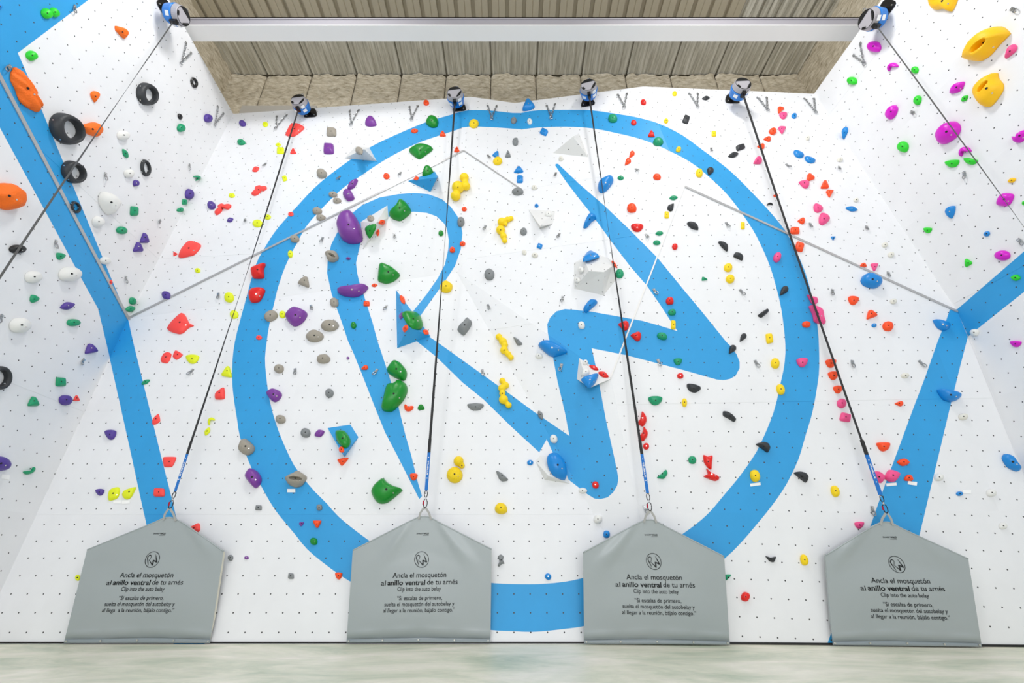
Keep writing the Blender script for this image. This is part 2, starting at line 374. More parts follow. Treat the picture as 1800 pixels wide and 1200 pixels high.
def dirty_mat(name, base, dark, light, sc, stretch, rough=0.7):
    m = bpy.data.materials.new(name); m.use_nodes = True; N = m.node_tree.nodes; K = m.node_tree.links
    b = N['Principled BSDF']; b.inputs['Roughness'].default_value = rough
    tc = N.new('ShaderNodeTexCoord'); mp = N.new('ShaderNodeMapping'); mp.inputs['Scale'].default_value = stretch; K.new(tc.outputs['Object'], mp.inputs['Vector'])
    n1 = N.new('ShaderNodeTexNoise'); n1.inputs['Scale'].default_value = sc; n1.inputs['Detail'].default_value = 8; n1.inputs['Roughness'].default_value = 0.7; K.new(mp.outputs[0], n1.inputs['Vector'])
    cr = N.new('ShaderNodeValToRGB'); e = cr.color_ramp.elements; e[0].position = 0.33; e[0].color = lin(dark); e[1].position = 0.68; e[1].color = lin(light); x = e.new(0.5); x.color = lin(base)
    K.new(n1.outputs['Fac'], cr.inputs[0]); K.new(cr.outputs[0], b.inputs['Base Color'])
    bp = N.new('ShaderNodeBump'); bp.inputs['Strength'].default_value = 0.5; bp.inputs['Distance'].default_value = 0.03
    K.new(n1.outputs['Fac'], bp.inputs['Height']); K.new(bp.outputs['Normal'], b.inputs['Normal'])
    return m
M_ROOF = mat('beige_roof_sheet', '#b0a690', 0.55, 0.1, var=0.06, bscale=2)
M_ROOFD = dirty_mat('limewashed_roof_sheet', '#bab5a6', '#7f7a6c', '#dcd8cc', 3.0, (5, 0.25, 1))
M_FOAM = dirty_mat('sprayed_foam', '#c4b9a3', '#93876f', '#dfd6c4', 5.0, (1, 1, 4.5), 0.9)
M_BEAM = mat('white_painted_steel', '#eceae8', 0.5, var=0.03, bscale=2)
M_WEB = mat('dusty_grey_paint', '#a29fa6', 0.6, var=0.05, bscale=3)  # shade of the beam's web and upper parts put into the colour
M_LEDGE = mat('dusty_ledge', '#aaa59c', 0.7)
YB, ZR, PITCH = 7.2, 11.62, 1.1
ceiling = tag(empty('ceiling', (0, 3, ZR)), 'beige corrugated metal roof over the climbing wall', kind='structure')
def roof_sheet(x0, ya, yb, m, seam=False):
    prof = []                     # one sheet: three ribs standing down
    w = PITCH / 3
    for k in range(3):
        b = x0 + k * w
        prof += [(b, 0), (b + 0.006, 0.075), (b + 0.082, 0.075), (b + 0.088, 0), (b + 0.215, 0), (b + 0.228, 0.014), (b + 0.241, 0)]
    if seam:
        prof = [(x0, 0), (x0 + .004, .07), (x0 + .032, .07), (x0 + .036, 0)]
        for k in range(1, 6): prof += [(x0 + k * .18 + e, z) for e, z in ((-.03, 0), (-.012, -.012 - .006 * (k % 2)), (.018, -.012), (.03, 0))]
    prof.append((x0 + PITCH - 0.004, 0))
    V = [(x, y, ZR + z) for y in (ya, yb) for x, z in prof]; nP = len(prof)
    V += [(x, y, ZR + 0.09) for y in (ya, yb) for x in (x0, x0 + PITCH - 0.004)]
    Fs = [(i, i + 1, nP + i + 1, nP + i) for i in range(nP - 1)] + [(2 * nP, 2 * nP + 2, 2 * nP + 3, 2 * nP + 1)]
    mesh_obj('roof_sheet', V, Fs, m, ceiling)
x0 = -PITCH * 8 + (863 - 900) / FPX * 11.18
for i in range(16):
    roof_sheet(x0 + i * PITCH, 6.02, YB, M_ROOFD, True)
    roof_sheet(x0 + i * PITCH, 1.0, 6.0, M_ROOF if i < 13 else M_ROOFD)
v, f = box_vf((0, 4.2, ZR + 0.17), (9.5, 3.3, 0.05)); mesh_obj('roof_deck', v, f, M_ROOF, ceiling)  # unseen plate added over the sheets to stop light leaking through
# rear wall of the building: foam-sprayed blocks above the climbing wall
wr = tag(empty('wall_rear', (0, YB, 9)), 'building wall of foam-sprayed blocks showing above the climbing wall', kind='structure')
def foam_block(xa, xb, za, zb, y):
    nx, nz = 26, 44; V, Fs = [], []
    for j in range(nz + 1):
        for i in range(nx + 1):
            x = xa + (xb - xa) * i / nx; z = za + (zb - za) * j / nz
            dpt = 0.05 * noise.noise((x * 3.1, z * 9, 1.7)) + 0.045 * noise.noise((x * 9, z * 24, 4.2)) + 0.02 * math.sin(z * 52 + noise.noise((x * 2, 0, 0)) * 3)
            if i in (0, nx): dpt = 0.05
            V.append((x, y + dpt, z))
    for j in range(nz):
        for i in range(nx): k = j * (nx + 1) + i; Fs.append((k, k + 1, k + nx + 2, k + nx + 1))
    n0 = len(V); V += [(xa, y + 0.1, za), (xb, y + 0.1, za), (xb, y + 0.1, zb), (xa, y + 0.1, zb)]; Fs.append((n0, n0 + 3, n0 + 2, n0 + 1))
    return mesh_obj('foam_block', V, Fs, M_FOAM, wr, smooth=True)
for i in range(14): foam_block(x0 + (i + 1) * PITCH + 0.01, x0 + (i + 2) * PITCH - 0.01, 9.2, ZR - 0.03, YB)
v, f = box_vf((0, YB + .2, 10.4), (9, .06, 1.3)); mesh_obj('backing_wall', v, f, M_FOAM, wr)  # unseen box added behind the blocks so no light shows between them
for k, (xs, s) in enumerate(((-6.85, 1), (7.0, -1))):
    V, Fs = [], []
    for j in range(15):
        for i in range(25):
            y = 4.2 + 3.0 * i / 24; z = 9.7 + 1.95 * j / 14
            V.append((xs + s * (0.05 * noise.noise((y * 4, z * 9, 3)) + 0.03 * noise.noise((y * 11, z * 18, 9))), y, z))
    for j in range(14):
        for i in range(24): q = j * 25 + i; Fs.append((q, q + 1, q + 26, q + 25))
    mesh_obj('foam_block', V, Fs, M_FOAM, wr, smooth=True)
v, f = box_vf((-5.3, 7.05, 10.05), (0.85, 0.06, 0.16)); tag(mesh_obj('trim_6', v, f, M_LEDGE), 'pale ledge between the foam blocks and the wall top', kind='structure')
# the white beam: web and flanges
yn, yf = atZ((900, 45), 9.75)[1], atZ((900, 72.5), 9.75)[1]
zt = atY((900, 30), yn)[2]
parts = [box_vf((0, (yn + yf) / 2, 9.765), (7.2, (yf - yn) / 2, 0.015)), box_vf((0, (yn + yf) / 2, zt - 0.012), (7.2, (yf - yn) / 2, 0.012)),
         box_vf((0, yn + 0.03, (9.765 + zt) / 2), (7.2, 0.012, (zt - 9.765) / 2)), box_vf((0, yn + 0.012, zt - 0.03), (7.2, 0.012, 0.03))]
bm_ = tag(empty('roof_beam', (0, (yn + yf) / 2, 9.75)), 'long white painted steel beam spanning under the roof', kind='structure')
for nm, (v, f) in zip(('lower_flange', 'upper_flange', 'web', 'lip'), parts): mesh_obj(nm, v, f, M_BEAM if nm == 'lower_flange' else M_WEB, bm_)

# metal trims along the facet edges
def trim_bar(k, p, q, nrm, w, lab, mt=None):
    p, q = Vector(p), Vector(q); dd = (q - p).normalized(); nn = Vector(nrm).normalized(); ss = nn.cross(dd).normalized()
    v, f = box_vf((p + q) / 2 + nn * 0.006, ((q - p).length / 2, w / 2, 0.008), (dd, ss, nn))
    tag(mesh_obj('trim_%d' % k, v, f, mt or M_TRIM), lab, kind='structure')
trim_bar(1, A, B_, PL_UL[0] + PL_ABF[0], 0.035, 'slim grey metal edge strip rising from the left corner to the R')
trim_bar(2, B_, C_, PL_BT2[0] + PL_BCF[0], 0.02, 'short grey metal edge strip falling from the peak above the R')
trim_bar(3, D_, E_, PL_R[0] + PL_UR[0], 0.035, 'slim grey metal edge strip falling to the right corner')
trim_bar(4, D_, G_, PL_R[0] + PL_M[0], 0.022, 'white metal edge strip slanting across the W', M_BEAM)
trim_bar(5, A, LUm, PL_LU[0] + PL_LL[0], 0.05, 'pale metal edge strip along the blue band of the left wall')

# ------------------------------------------------------------------ volumes (big bolted-on plywood shapes)
BVH = BVHTree.FromPolygons([Vector(p) for p in BV], BF)
def cast(p, bvh=None):
    h = (bvh or BVH).ray_cast(Vector(CAM), Vector(ray(p)).normalized())
    return (h[0], h[1] if h[1].dot(Vector(ray(p))) < 0 else -h[1]) if h[0] is not None else None
M_WVOL = panel_mat('white_volume_paint', '#e6e6e5', 0.6, 0.05)
VOL = [  # label, colour, base outline px, top points (px, height), faces over base+top indices
 ('white four-sided wedge volume interrupting the ring at its upper-left, grey rock on top', 'W', [(605,278),(625,257),(649,259),(662,283)], [(640,262,.25)], None),
 ('blue pyramid volume above the R loop, green hold on its top face', 'B', [(717,318),(764,301),(770,310),(756,337)], [(768,312,.28)], None),
 ('white slanted pyramid volume on the R with grey, green and orange holds', 'W', [(634,390),(681,361),(683,383),(638,438)], [(661,391,.22)], None),
 ('tall blue pyramid volume at the joint of the R with five holds', 'B', [(696,509),(757,591),(698,612)], [(718,574,.32)], None),
 ('small blue volume low inside the ring carrying one green hold', 'B', [(576,752),(616,746),(630,768),(606,803)], [(602,798,.17)], None),
 ('flat white triangular volume high inside the ring near the third strap', 'W', [(972,269),(1018,234),(1034,276)], [(1007,240,.24)], None),
 ('white inverted pyramid volume between the R loop and the W tip', 'W', [(929,368),(976,371),(972,393),(948,401)], [(949,397,.16)], None),
 ('largest white multi-faced volume, grey underside, beside the third strap', 'W', [(1009,462),(1030,450),(1053,447),(1074,456),(1084,490),(1061,519),(1009,507)],
  [(1028,457,.10),(1052,449,.10),(1076,468,.16),(1061,478,.32),(1035,476,.32)],
  [(7,8,9,10,11),(11,10,5,6),(10,9,4,5),(0,7,11,6),(0,1,7),(1,2,8,7),(2,3,9,8),(3,4,9)]),
 ('white wedge volume on the W stem holding red, white and blue holds', 'W', [(1018,629),(1075,665),(1054,673),(1014,666)], [(1036,681,.2)], None),
 ('white sliver-like volume at the foot of the W under a blue hold', 'W', [(941,810),(950,800),(985,805),(1002,850),(957,843)], [(964,836,.13)], None),
]
for lab, c, base, tops, fcs in VOL:
    cx = sum(p[0] for p in base) / len(base); cy = sum(p[1] for p in base) / len(base)
    loc, nn = cast((cx, cy)); pl = (np.array(nn), np.array(nn) @ np.array(loc))
    b3 = [Vector(hit(p, pl)) for p in base]; t3 = [Vector(hit(p[:2], pl, p[2])) for p in tops]; nb = len(b3)
    if fcs is None: fcs = [(i, (i + 1) % nb, nb) for i in range(nb)]
    o = tag(empty('wall_volume', sum(b3, Vector()) / nb), lab, 'volume', 'plywood volumes on the back wall')
    allp = b3 + t3; inner = sum(allp, Vector()) / len(allp)
    for fc in fcs:
        P = [allp[i] for i in fc]; fn = (P[1] - P[0]).cross(P[2] - P[0]).normalized(); ctr = sum(P, Vector()) / len(P)
        if fn.dot(ctr - inner) < 0: P = P[::-1]; fn = -fn
        uu, vv, _ = frame(fn); Vt = P + [p - nn * 0.02 - (p - ctr) * 0.02 for p in P]; k = len(P)
        Fs = [tuple(range(k))] + [(i, k + i, k + (i + 1) % k, (i + 1) % k) for i in range(k)]
        UV = [((p - P[0]).dot(uu) / .2 + .3, (p - P[0]).dot(vv) / .2 + .35) for p in Vt]
        mesh_obj('face_panel', Vt, Fs, M_BLUE if c == 'B' else M_WVOL, o, uvs=UV)
        j = len(BV); BV.extend(P); BF.append(tuple(range(j, j + k)))
BVH = BVHTree.FromPolygons([Vector(p) for p in BV], BF)

# ------------------------------------------------------------------ holds
HC = {'P': ('indigo', '#523a96', .5, 0), 'V': ('violet', '#7d3b9b', .38, 0), 'D': ('dark green', '#048a24', .35, 0), 'T': ('teal green', '#0b9a6a', .4, 0), 'G': ('lime green', '#27d42a', .45, .3),
      'Y': ('yellow', '#fbd80a', .5, .3), 'N': ('neon yellow', '#e6f012', .45, 0), 'C': ('coral red', '#ff4a45', .5, 0), 'R': ('red', '#e81c14', .35, 0), 'O': ('orange-red', '#ff4e14', .45, 0),
      'A': ('orange', '#ff7206', .6, 1.0), 'K': ('charcoal', '#2e3135', .5, .2), 'S': ('stone grey', '#a39c90', .75, .7), 'L': ('slate grey', '#84888a', .6, .5), 'B': ('blue', '#0c86d6', .35, 0),
      'W': ('white', '#e9e9e6', .6, .2), 'E': ('cream', '#e4e2d8', .6, .3), 'K2': ('black', '#191a1c', .45, .2), 'F': ('pink', '#f2508f', .45, .2), 'M': ('magenta', '#d607c8', .35, 0), 'Z': ('yellow knobbly', '#fbd80a', .5, 1.0), 'U': ('golden yellow', '#ffc400', .5, .3)}
def hold_mat(c):
    nm, hx, ro, bp = HC[c]
    return mat('hold_' + nm.replace(' ', '_').replace('-', '_'), hx, ro, 0, bp, 60 if c in 'SLA' else 75 if c == 'Z' else 45)
def T_(n, f): return [f(2 * math.pi * k / n) for k in range(n)]
SHAPES = {
 'o': T_(10, lambda t: (.5 * math.cos(t), .5 * math.sin(t))),
 'd': [(0, -.5), (.18, -.3), (.38, -.02), (.46, .22), (.3, .44), (0, .5), (-.3, .44), (-.46, .22), (-.38, -.02), (-.18, -.3)],
 'h': [(-.5, -.36), (-.2, -.5), (.2, -.5), (.5, -.36), (.42, .08), (.2, .44), (0, .5), (-.2, .44), (-.42, .08)],
 'w': [(0, -.5), (.14, -.42), (.48, .32), (.42, .5), (-.42, .5), (-.48, .32), (-.14, -.42)],
 'q': [(-.38, -.5), (.34, -.46), (.48, -.34), (.5, .3), (.4, .48), (-.3, .5), (-.5, .36), (-.46, -.3)],
 'l': [(-.5, .08), (-.25, -.32), (.05, -.48), (.34, -.3), (.5, -.06), (.28, .3), (0, .48), (-.3, .34)],
 'k': [(-.48, .1), (-.42, -.28), (-.1, -.5), (.3, -.42), (.5, -.06), (.42, .34), (.08, .5), (-.3, .42)],
 'b': [(-.5, .1), (-.34, -.3), (0, -.5), (.34, -.36), (.5, .1), (.34, .16), (.14, -.08), (-.1, -.1), (-.3, .2), (-.42, .3)],
 'n': [(-.3, -.5), (.3, -.5), (.5, -.05), (.34, .46), (-.3, .5), (-.5, .0)],
 'e': [(-.05, -.5), (.34, -.36), (.5, .06), (.36, .42), (.02, .5), (-.36, .36), (-.5, -.04), (-.36, -.38)],
}
SNAME = {'o': ('round_hold', 'rounded'), 'd': ('drop_hold', 'teardrop-shaped'), 'h': ('ledge_hold', 'half-moon'), 'w': ('wedge_hold', 'three-cornered'), 'q': ('block_hold', 'blocky'),
         'l': ('leaf_hold', 'leaf-shaped'), 'k': ('rock_hold', 'lumpy'), 'b': ('crescent_hold', 'crescent'), 'n': ('knob_hold', 'knobby'), 'e': ('egg_hold', 'egg-shaped'),
         'c': ('slab_hold', 'angular'), 'g': ('ring_hold', 'ring-shaped'), 'y': ('bubble_hold', 'bubble-cluster'), 'f': ('sculpted_hold', 'sculpted')}
# one hold per line: colour shape x y w h turn  (photo pixels);  c / f lines carry their own outline;  '!' opens a label of its own
CAT = '''
G e 83.5 24 16 20 -30|G e 97 22 13 19 -30|B o 0 12 7 12 0|G e 57 98 17 19 -35|A d 168 170 15 20 180
A f .4 205,46 212,47 222,51 226,58 224,64 220,68 214,63 210,58 206,54!orange wavy hold on the white top of the left wall
A f .2 31,119 42,126 55,145 66,166 75,188 69,197 52,190 38,177 31,158 23,142 23,128!very long ribbed orange hold beside the blue corner of the left wall
K g 254.5 165 31 41 -15 .55 4 1!dark rubbery ring hold behind the leftmost strap near the beam
K g 111 226 46 61 -36 .56 7 1!largest black ring hold on the left wall, upper one at the blue band
K g 125 302 34 43 -34 .55 4 1!black ring hold crossed by the strap on the left wall's blue band
K g 254 295 15 30 -8 .64 0 0!thin black ring hold on white, below the strap of the left wall
K g 131 364 16 22 -25 .6 0 0!small black ring hold inside the narrow blue band of the left wall
K g -2 664 34 42 10 .6 -2 0!black ring hold cut by the photo's left edge at mid height
K2 g 340 145 11 19 -15 .45 0 0!small black ring hold near the top corner of the left wall
A f .4 145,222 167,215 177,220 181,228 173,241 150,232!orange triangular rough hold right of the largest black ring
A f .45 0,325 17,322 30,325 42,337 45,350 40,363 25,370 10,367 0,357 -12,343!big orange boulder-like hold cut by the photo's left edge
W k 218 238 19 17 0|T l 221 270 8 19 -28|W k 228.5 305 16 15 0|P n 240 322 10 10 0
W f .45 185,337 200,341 213,355 210,362 200,377 192,377 181,360 179,348!largest white bulbous hold on the upper left wall
T q 237 371 13 17 0|W k 174 390 18 19 0
T k 215 405 17 13 10|P w 255 418 14 18 0|P w 244 434 16 17 0
K2 o 33 438 28 16 0!black oval dish hold touched by the strap on the left wall|T h 107 451 15 12 20
W k 61 487 26 22 0|W k 126.5 482 35 25 0|W k 186 458 17 13 0|C n 194.5 496 7 8 0|T h 60.5 526 15 13 35|P l 120 537.5 25 14 -10|W k 38.5 572 33 26 0
T k 130.5 567 21 13 0|T e 234 529 11 13 0|T l 230 543 18 11 -5|P e 291 518 15 14 0
P w 161 612 21 17 -10|T q 108 671 16 16 0|T w 60 705 18 17 0|P k 117 703 20 18 0|C w 135 699.5 11 10 0|P h 193 764 20 16 -5|T l 255.5 671 17 7 -25
C f .18 282,630 287,621 295,618 301,622 298,632 293,638 283,636|C f .2 267,745 268,736 278,727 281,740 272,746
P k 2 815 34 26 0|T b 53 827 22 12 160|P h 174.5 865 16 11 -5|N l 199 867.5 29 20 -45|N d 227 865 18 29 50
C q 279 865 20 15 0|C f .2 287,803 309,803 305,815 301,820 288,820 286,812|N o 136 1015 9 11 0
K2 o 317 205 7 11 -20|T k 319 225 12 14 0|P e 367 208 13 15 0|P e 425.5 216 12 10 0|N o 466 218 10 9 0
C f .2 501,236 511,217 523,216 533,221 534,225 517,238!largest flat red hold at the top, crossed by the first strap
T k 423 249 14 9 0|N l 489 254 10 7 10|N q 492.5 264 13 12 0|C w 515 265 11 10 0|S q 582 231 17 14 0|V q 577 260 18 18 0|C l 449 297 14 10 -20|S k 565 304 18 14 0|N q 500 313 8 10 -20
T b 346 313 9 15 70
C f .25 441,340 447,335 448,328 457,325 461,328 468,327 467,332 456,337 455,339 447,343!coral red ragged flake hold left of the first strap, upper of two
N k 407 343 11 8 0|P k 334 341 12 18 0|T q 325 355 8 10 0|T h 317 369 8 11 80|P k 371 360 14 13 0
C f .25 376,373 383,367 382,361 390,357 397,360 405,358 405,362 400,367 391,365 388,371 380,377!coral red zigzag flake hold beside an indigo knob near the left corner
P l 404 386 12 8 -15|N o 470 381 12 9 0|N o 452 392 18 13 0|S o 585 341 15 9 0|S o 592 352 15 9 0|S o 557 370 17 11 0|S o 564 382 17 10 0|C o 511 376 10 8 0
C f .2 312,450 317,438 328,425 336,422 350,427 352,431 348,438 339,447 317,452!large coral red kite hold between the left corner and first strap
C w 308 446 8 7 90|N k 347 475 10 8 0
R f .45 440,471 455,464 464,461 465,464 462,473 462,487 445,488 441,483!red scooped hold on the ring, upper of two at its left edge
R f .35 436,513 442,506 455,504 464,507 464,513 455,529 442,531 437,525!red smooth hold on the ring, lower of two at its left edge
N e 402 522 17 18 0|N e 411 552 15 15 -20|S k 518 419 15 13 0|N k 510 446 9 13 0
S f .6 571,445 575,441 589,441 594,449 593,455 585,459 576,457!grey slotted jug hold on the left side of the R loop
S w 535 493 21 17 20|S e 475 554 24 17 -30|N k 496 552 11 13 0
V f .5 500,554 507,545 518,539 538,547 533,560 522,569 513,570 505,563!violet pointed sloper hold just inside the ring beside a neon nub
S o 579 571 31 19 -5!grey flat oval stone hold, upper of a pair inside the ring|S o 552.5 590 31 19 -4!grey flat oval stone hold, lower of a pair inside the ring|S k 587 531 15 15 0
C f .18 292,576 300,565 317,549 324,552 332,568 340,571 330,575 322,583 314,586 299,582!large coral red manta-shaped hold with a small tail tip
C o 455 593 11 8 0|C f .18 303,626 308,615 321,623 310,632|N h 337.5 631 24 15 0|N w 399 652 19 19 10
C f .3 378,701 377,692 383,686 393,680 394,700|N b 371 740 15 13 -35|N l 364 758 9 17 25
V f .5 467,690 478,682 490,686 494,692 490,700 482,705 475,702!violet snout-like hold on the inner edge of the ring
S k 490 647 16 15 0|S k 567 629.5 24 15 0|L k 578 690 15 15 0|S k 492 736 17 15 0|L k 536.5 760 17 16 0|V l 561 761 19 13 -15
S f .5 424,773 432,771 445,783 444,792 433,799 420,792 418,785!large pale stone hold on the lower-left outer edge of the ring
V f .5 438,822 450,827 457,838 456,848 447,857 437,848 429,836!large violet shield-shaped hold on the lower-left outer edge of the ring
S f .6 501,840 513,832 522,827 532,832 537,838 528,852 517,855 505,850!large grey lip-shaped slotted hold low on the ring
L q 454 892 11 9 0|L n 561 891.5 10 10 0|V d 530 920 8 9 60|O w 557 921 15 13 180|D e 551 951 13 13 0|C f .2 331,928 348,919 351,923 351,932 343,936
L k 405 980 9 10 0|V o 433 980 8 6 0|L q 511 1012 10 10 0|O h 595 1012 13 12 0
O o 749 180 10 9 0|V h 651 212 20 16 180|D f .5 748,214 753,205 760,203 768,206 770,212 767,220 757,221!dark green hat-shaped hold on the top of the ring
O l 728.5 229.5 13 8 0|O w 778 234 11 9 0|Z o 833 216.5 17 14 0|D f .35 718,263 733,254 743,253 759,257 759,261 747,270 738,276 732,275!wide green diamond-shaped sloper inside the top of the ring
O w 803 262 10 9 0|O o 679 309 11 10 0|S k 631 264 12 12 0
V f .4 610,332 614,322 627,314 628,317 622,328!violet folded hold at the ring's inner edge, upper of two|V f .5 602,341 605,333 610,332 617,335 622,347 610,351!violet rounded hold at the ring's inner edge, lower of two
D f .5 742,308 745,294 750,290 757,293 762,302 755,311!green three-cornered hold on the blue pyramid above the R loop
O l 731.5 313 10 6 -10|Y y 816,312,8 819,327,7.5 805,329,10.5 801,344,8.5!largest yellow bubble hold right of the second strap, above the R
B w 873 270 12 11 25|L w 893 270 10 11 0|Z k 875 282 16 12 0
V f .5 590,395 593,380 602,370 616,369 628,385 634,403 635,418 628,423 612,424 598,416!huge violet faceted sloper on the R loop
D f .45 683,374 695,362 703,349 715,356 722,368 715,377 703,385 690,382!big green chipped hold on top of the R loop
S o 651 383 12 10 -15|O l 672 391 12 9 -15|D f .3 641,404 645,397 659,393 658,403 648,419|O l 664 408 6 14 0
O o 816 367 9 8 0|L k 810 389 13 16 0|Y y 882,390,7.5 892,386,5.5 898,384,4.5 880,404,8 885,415,6 887,423,4.5!upper yellow caterpillar bubble hold right of the R
D o 775 409.5 9 10 0|O k 813 428 10 8 0|O k 795 438.5 10 10 0|V o 612 454 8 5 0
D f .4 663,491 665,468 667,462 672,461 688,468 702,480 700,485 690,493 678,497 668,494!big green rounded triangular sloper inside the R
O l 658 501 11 6 0|V f .5 591,508 618,504 646,500 640,510 630,517 618,519 600,516!violet half-moon ledge across the R stem|O q 644 533 11 9 0
Z k 784 503 22 18 0!knobbly yellow cauliflower hold beside the second strap at R waist|L k 860 481 17 19 0
L f .5 804,576 812,567 822,557 829,565 825,575 815,587 808,582!grey bone-like hold slanting right of the second strap
O l 708 526 7 18 -30|V l 705 554.5 7 14 20|D f .4 709,547 728,548 740,558 744,575 730,575 718,565!green leaf hold on the tall blue pyramid
O l 712 577 8 15 20|O l 749 583 12 8 40|D k 621 571 10 11 0|Y y 877,592,6 884,600,7 887,606,6 886,615,7 893,622,5.5 898,628,5!middle yellow caterpillar bubble hold right of the second strap
V o 611.5 629 5 5 0|O d 640.5 646 9 13 -110
D f .45 679,648 691,632 704,637 714,650 713,662 707,667 687,658!big green hold over the R stem, upper of two
D f .4 669,715 677,680 682,673 693,672 700,666 713,673 715,685 707,702 690,719 680,721 672,719!biggest green curved hold over the R stem, lower of two
O b 718 715 17 15 200|D h 740 715 12 9 180|Y y 883,669,5.5 889,677,6 882,682,6.5 883,691,5.5 885,702,8 894,712,5.5!lowest yellow caterpillar bubble hold on the R leg
L h 836 715 29 11 0|D f .45 589,757 606,757 615,770 613,780 604,785 592,774!green rounded hold on the small blue volume
O e 600 789.5 10 10 0|O f .4 593,807 612,804 606,813 600,818 595,812
D f .35 651,863 658,850 672,839 680,847 693,854 707,859 698,868 680,882 667,884 658,878!big green fin-shaped hold low between first and second straps
O h 727 838 14 12 0|Z y 806,810,8.5 812,818,5!yellow studded double-knob hold atop the large studded yellow disc|Z o 799 834 28 28 0!large studded yellow disc hold low beside the second strap
L f .4 872,827 883,832 893,841 892,844 882,845 876,838|Z k 880.5 893 22 19 0|L f .4 875,978 880,974 885,978 884,984 887,990 882,991 878,995 875,994 878,986
B f .4 918,192 925,175 930,173 940,185 931,191!blue kite hold in the notch of the wall's top edge|R e 1131 179 10 9 0|Y e 1186 164 8 8 0
L k 903 211 10 10 0|W o 931 213 9 10 0|B q 956 231 13 11 25|L k 906 248 10 13 0|T k 1077 207 16 13 0|R o 1114 215 10 9 0|R w 1145 234 12 11 0|T k 1157 248 19 12 0|Y o 1171 212 8 8 0|Z k 1193 262 9 9 0
O d 1110 271 9 14 215|O d 1103 284 10 14 220|E k 986 278 8 8 0|B w 912 297 17 11 0|B q 914 314 11 13 0|E k 939 329 9 8 0|L k 910 336 20 12 0
B f .5 1051,323 1056,316 1073,308 1078,310 1077,318 1067,331 1057,336 1052,332!large blue capsule hold crossed by the third strap
T l 1091 312 12 8 10|O e 1155 310 14 10 0|O k 1110.5 364.5 17 15 0|T l 1184 347 15 8 0|K d 1180 363 12 15 40|Y q 1172 377 8 12 0|B k 943 361 7 6 0|W k 964 375.5 12 7 0
B f .5 1025,398 1030,385 1038,374 1046,377 1048,382 1040,387 1032,397!blue hooked hold on the W tip|R h 1120 400 22 12 0
L k 920 406 11 13 20|B q 948.5 432 9 9 20|E k 921.5 443 8 9 0|E k 940 448 11 8 0|T l 1159 409.5 14 8 0|T o 1154.5 426 13 8 0|R o 1186.5 433 10 11 0
B f .4 1024,457 1030,446 1038,441 1045,443 1053,449!blue half-dome hold on top of the largest white volume|O l 1080 464 5 17 -38|T o 1089 480 15 16 0|W k 1020 473 9 10 0|W k 1014 491 9 10 0
B f .45 1025,543 1028,537 1038,526 1049,527 1049,532 1038,542 1030,548!blue bent hold above the W's rounded shoulder
W e 1022 571 12 13 0|R k 1177.5 528 14 13 0|T k 1181.5 548 14 11 0|Y q 1184 570.5 8 16 0|R d 1096 571 18 19 -80|R d 1118 590 18 19 -80|T k 1164 590 18 12 15
L f .4 902,592 910,595 918,604 909,606
B f .4 945,606 953,598 965,598 987,608 996,616 992,620 972,626 962,622!large blue shark-fin hold at the left of the W stem
W k 947 625 13 10 0|W k 1029 636 10 8 0|W k 1030 653 14 11 0|R l 1044 645.5 18 7 28|R l 1061 657.5 20 9 28
B f .4 1022,665 1036,660 1052,656 1051,662 1046,672 1036,680 1032,677!blue shield hold on the white wedge of the W stem
T h 1192 635.5 15 11 0|R k 1196 660 11 10 0|T h 1152.5 704 25 15 0!teal half-moon ledge hold right of the third strap
R f .4 1122,741 1126,735 1129,722 1136,731 1137,740 1131,749 1124,746!red comma-shaped hold, topmost of a red stack by the third strap
R f .4 1124,767 1130,758 1132,749 1139,759 1138,767 1131,775 1125,772!red comma-shaped hold, middle of a red stack by the third strap
R o 1136 784 11 12 0|L l 949.5 729 9 18 -25|W e 973 771 13 15 0|T f .35 1155,839 1163,832 1171,825 1174,832 1168,841 1160,841
B o 932 812.5 11 9 0|B f .4 964,803 969,795 980,796 990,808 997,824 995,842 976,834 967,820!large blue round hold on the white sliver volume
R e 1046.5 852 12 13 0|W k 1024 862 15 10 0|W k 1051 912.5 15 16 0|B n 1066 939 12 12 0|B e 963.5 1013 12 11 30
K l 1241 172 14 7 0|O w 1371.5 191 13 9 -40|F h 1377.5 203 14 10 0|K q 1206.5 209 11 14 20|B o 1396.5 203 9 9 0|O k 1359 230 13 10 0|F w 1374 226 13 12 -60|O d 1349 243.5 9 13 -90|O d 1338 256.5 10 13 -90
Y q 1255 234.5 8 9 0|K q 1302 258 16 9 -20|K l 1289.5 271.5 19 9 -10|F d 1332 282 14 16 -120|Y e 1229.5 303 12 14 0|K d 1248.5 300.5 13 14 200|B h 1404 271 20 9 25|B h 1424 281 20 8 20
O w 1424 310 15 12 -20|F d 1414 322 14 19 -70|O w 1450.5 323 14 14 0|O w 1458 337.5 14 11 -60|O l 1364 343 9 6 0|K b 1353.5 359 11 6 0|F h 1438 366 18 12 30|F h 1448.5 385 19 18 30|O d 1409 387.5 12 13 -90
B d 1484 234 9 22 190|K f .4 1208,391 1212,389 1222,391 1227,396 1228,403 1217,401 1210,395|Y q 1306 396 7 13 0|B l 1497.5 366.5 21 8 15
O q 1398 404.5 16 12 0|O q 1406 433 15 16 15|B w 1465 418.5 8 6 180|K f .4 1263,424 1272,425 1280,431 1279,441 1270,434|K f .4 1290,450 1293,443 1302,445 1307,450 1305,457
F k 1367 451 13 17 20|Y o 1280.5 469.5 15 15 0|Y o 1284 489.5 15 15 0|T w 1239 490 7 10 100|K d 1378 511 13 20 220
F f .3 1419,517 1425,520 1437,523 1439,530 1433,535 1427,532!pink clawed hold beside the fourth strap, smaller upper one|F f .3 1423,537 1433,536 1447,543 1450,558 1452,568 1433,565 1430,553!pink clawed hold beside the fourth strap, bigger lower one
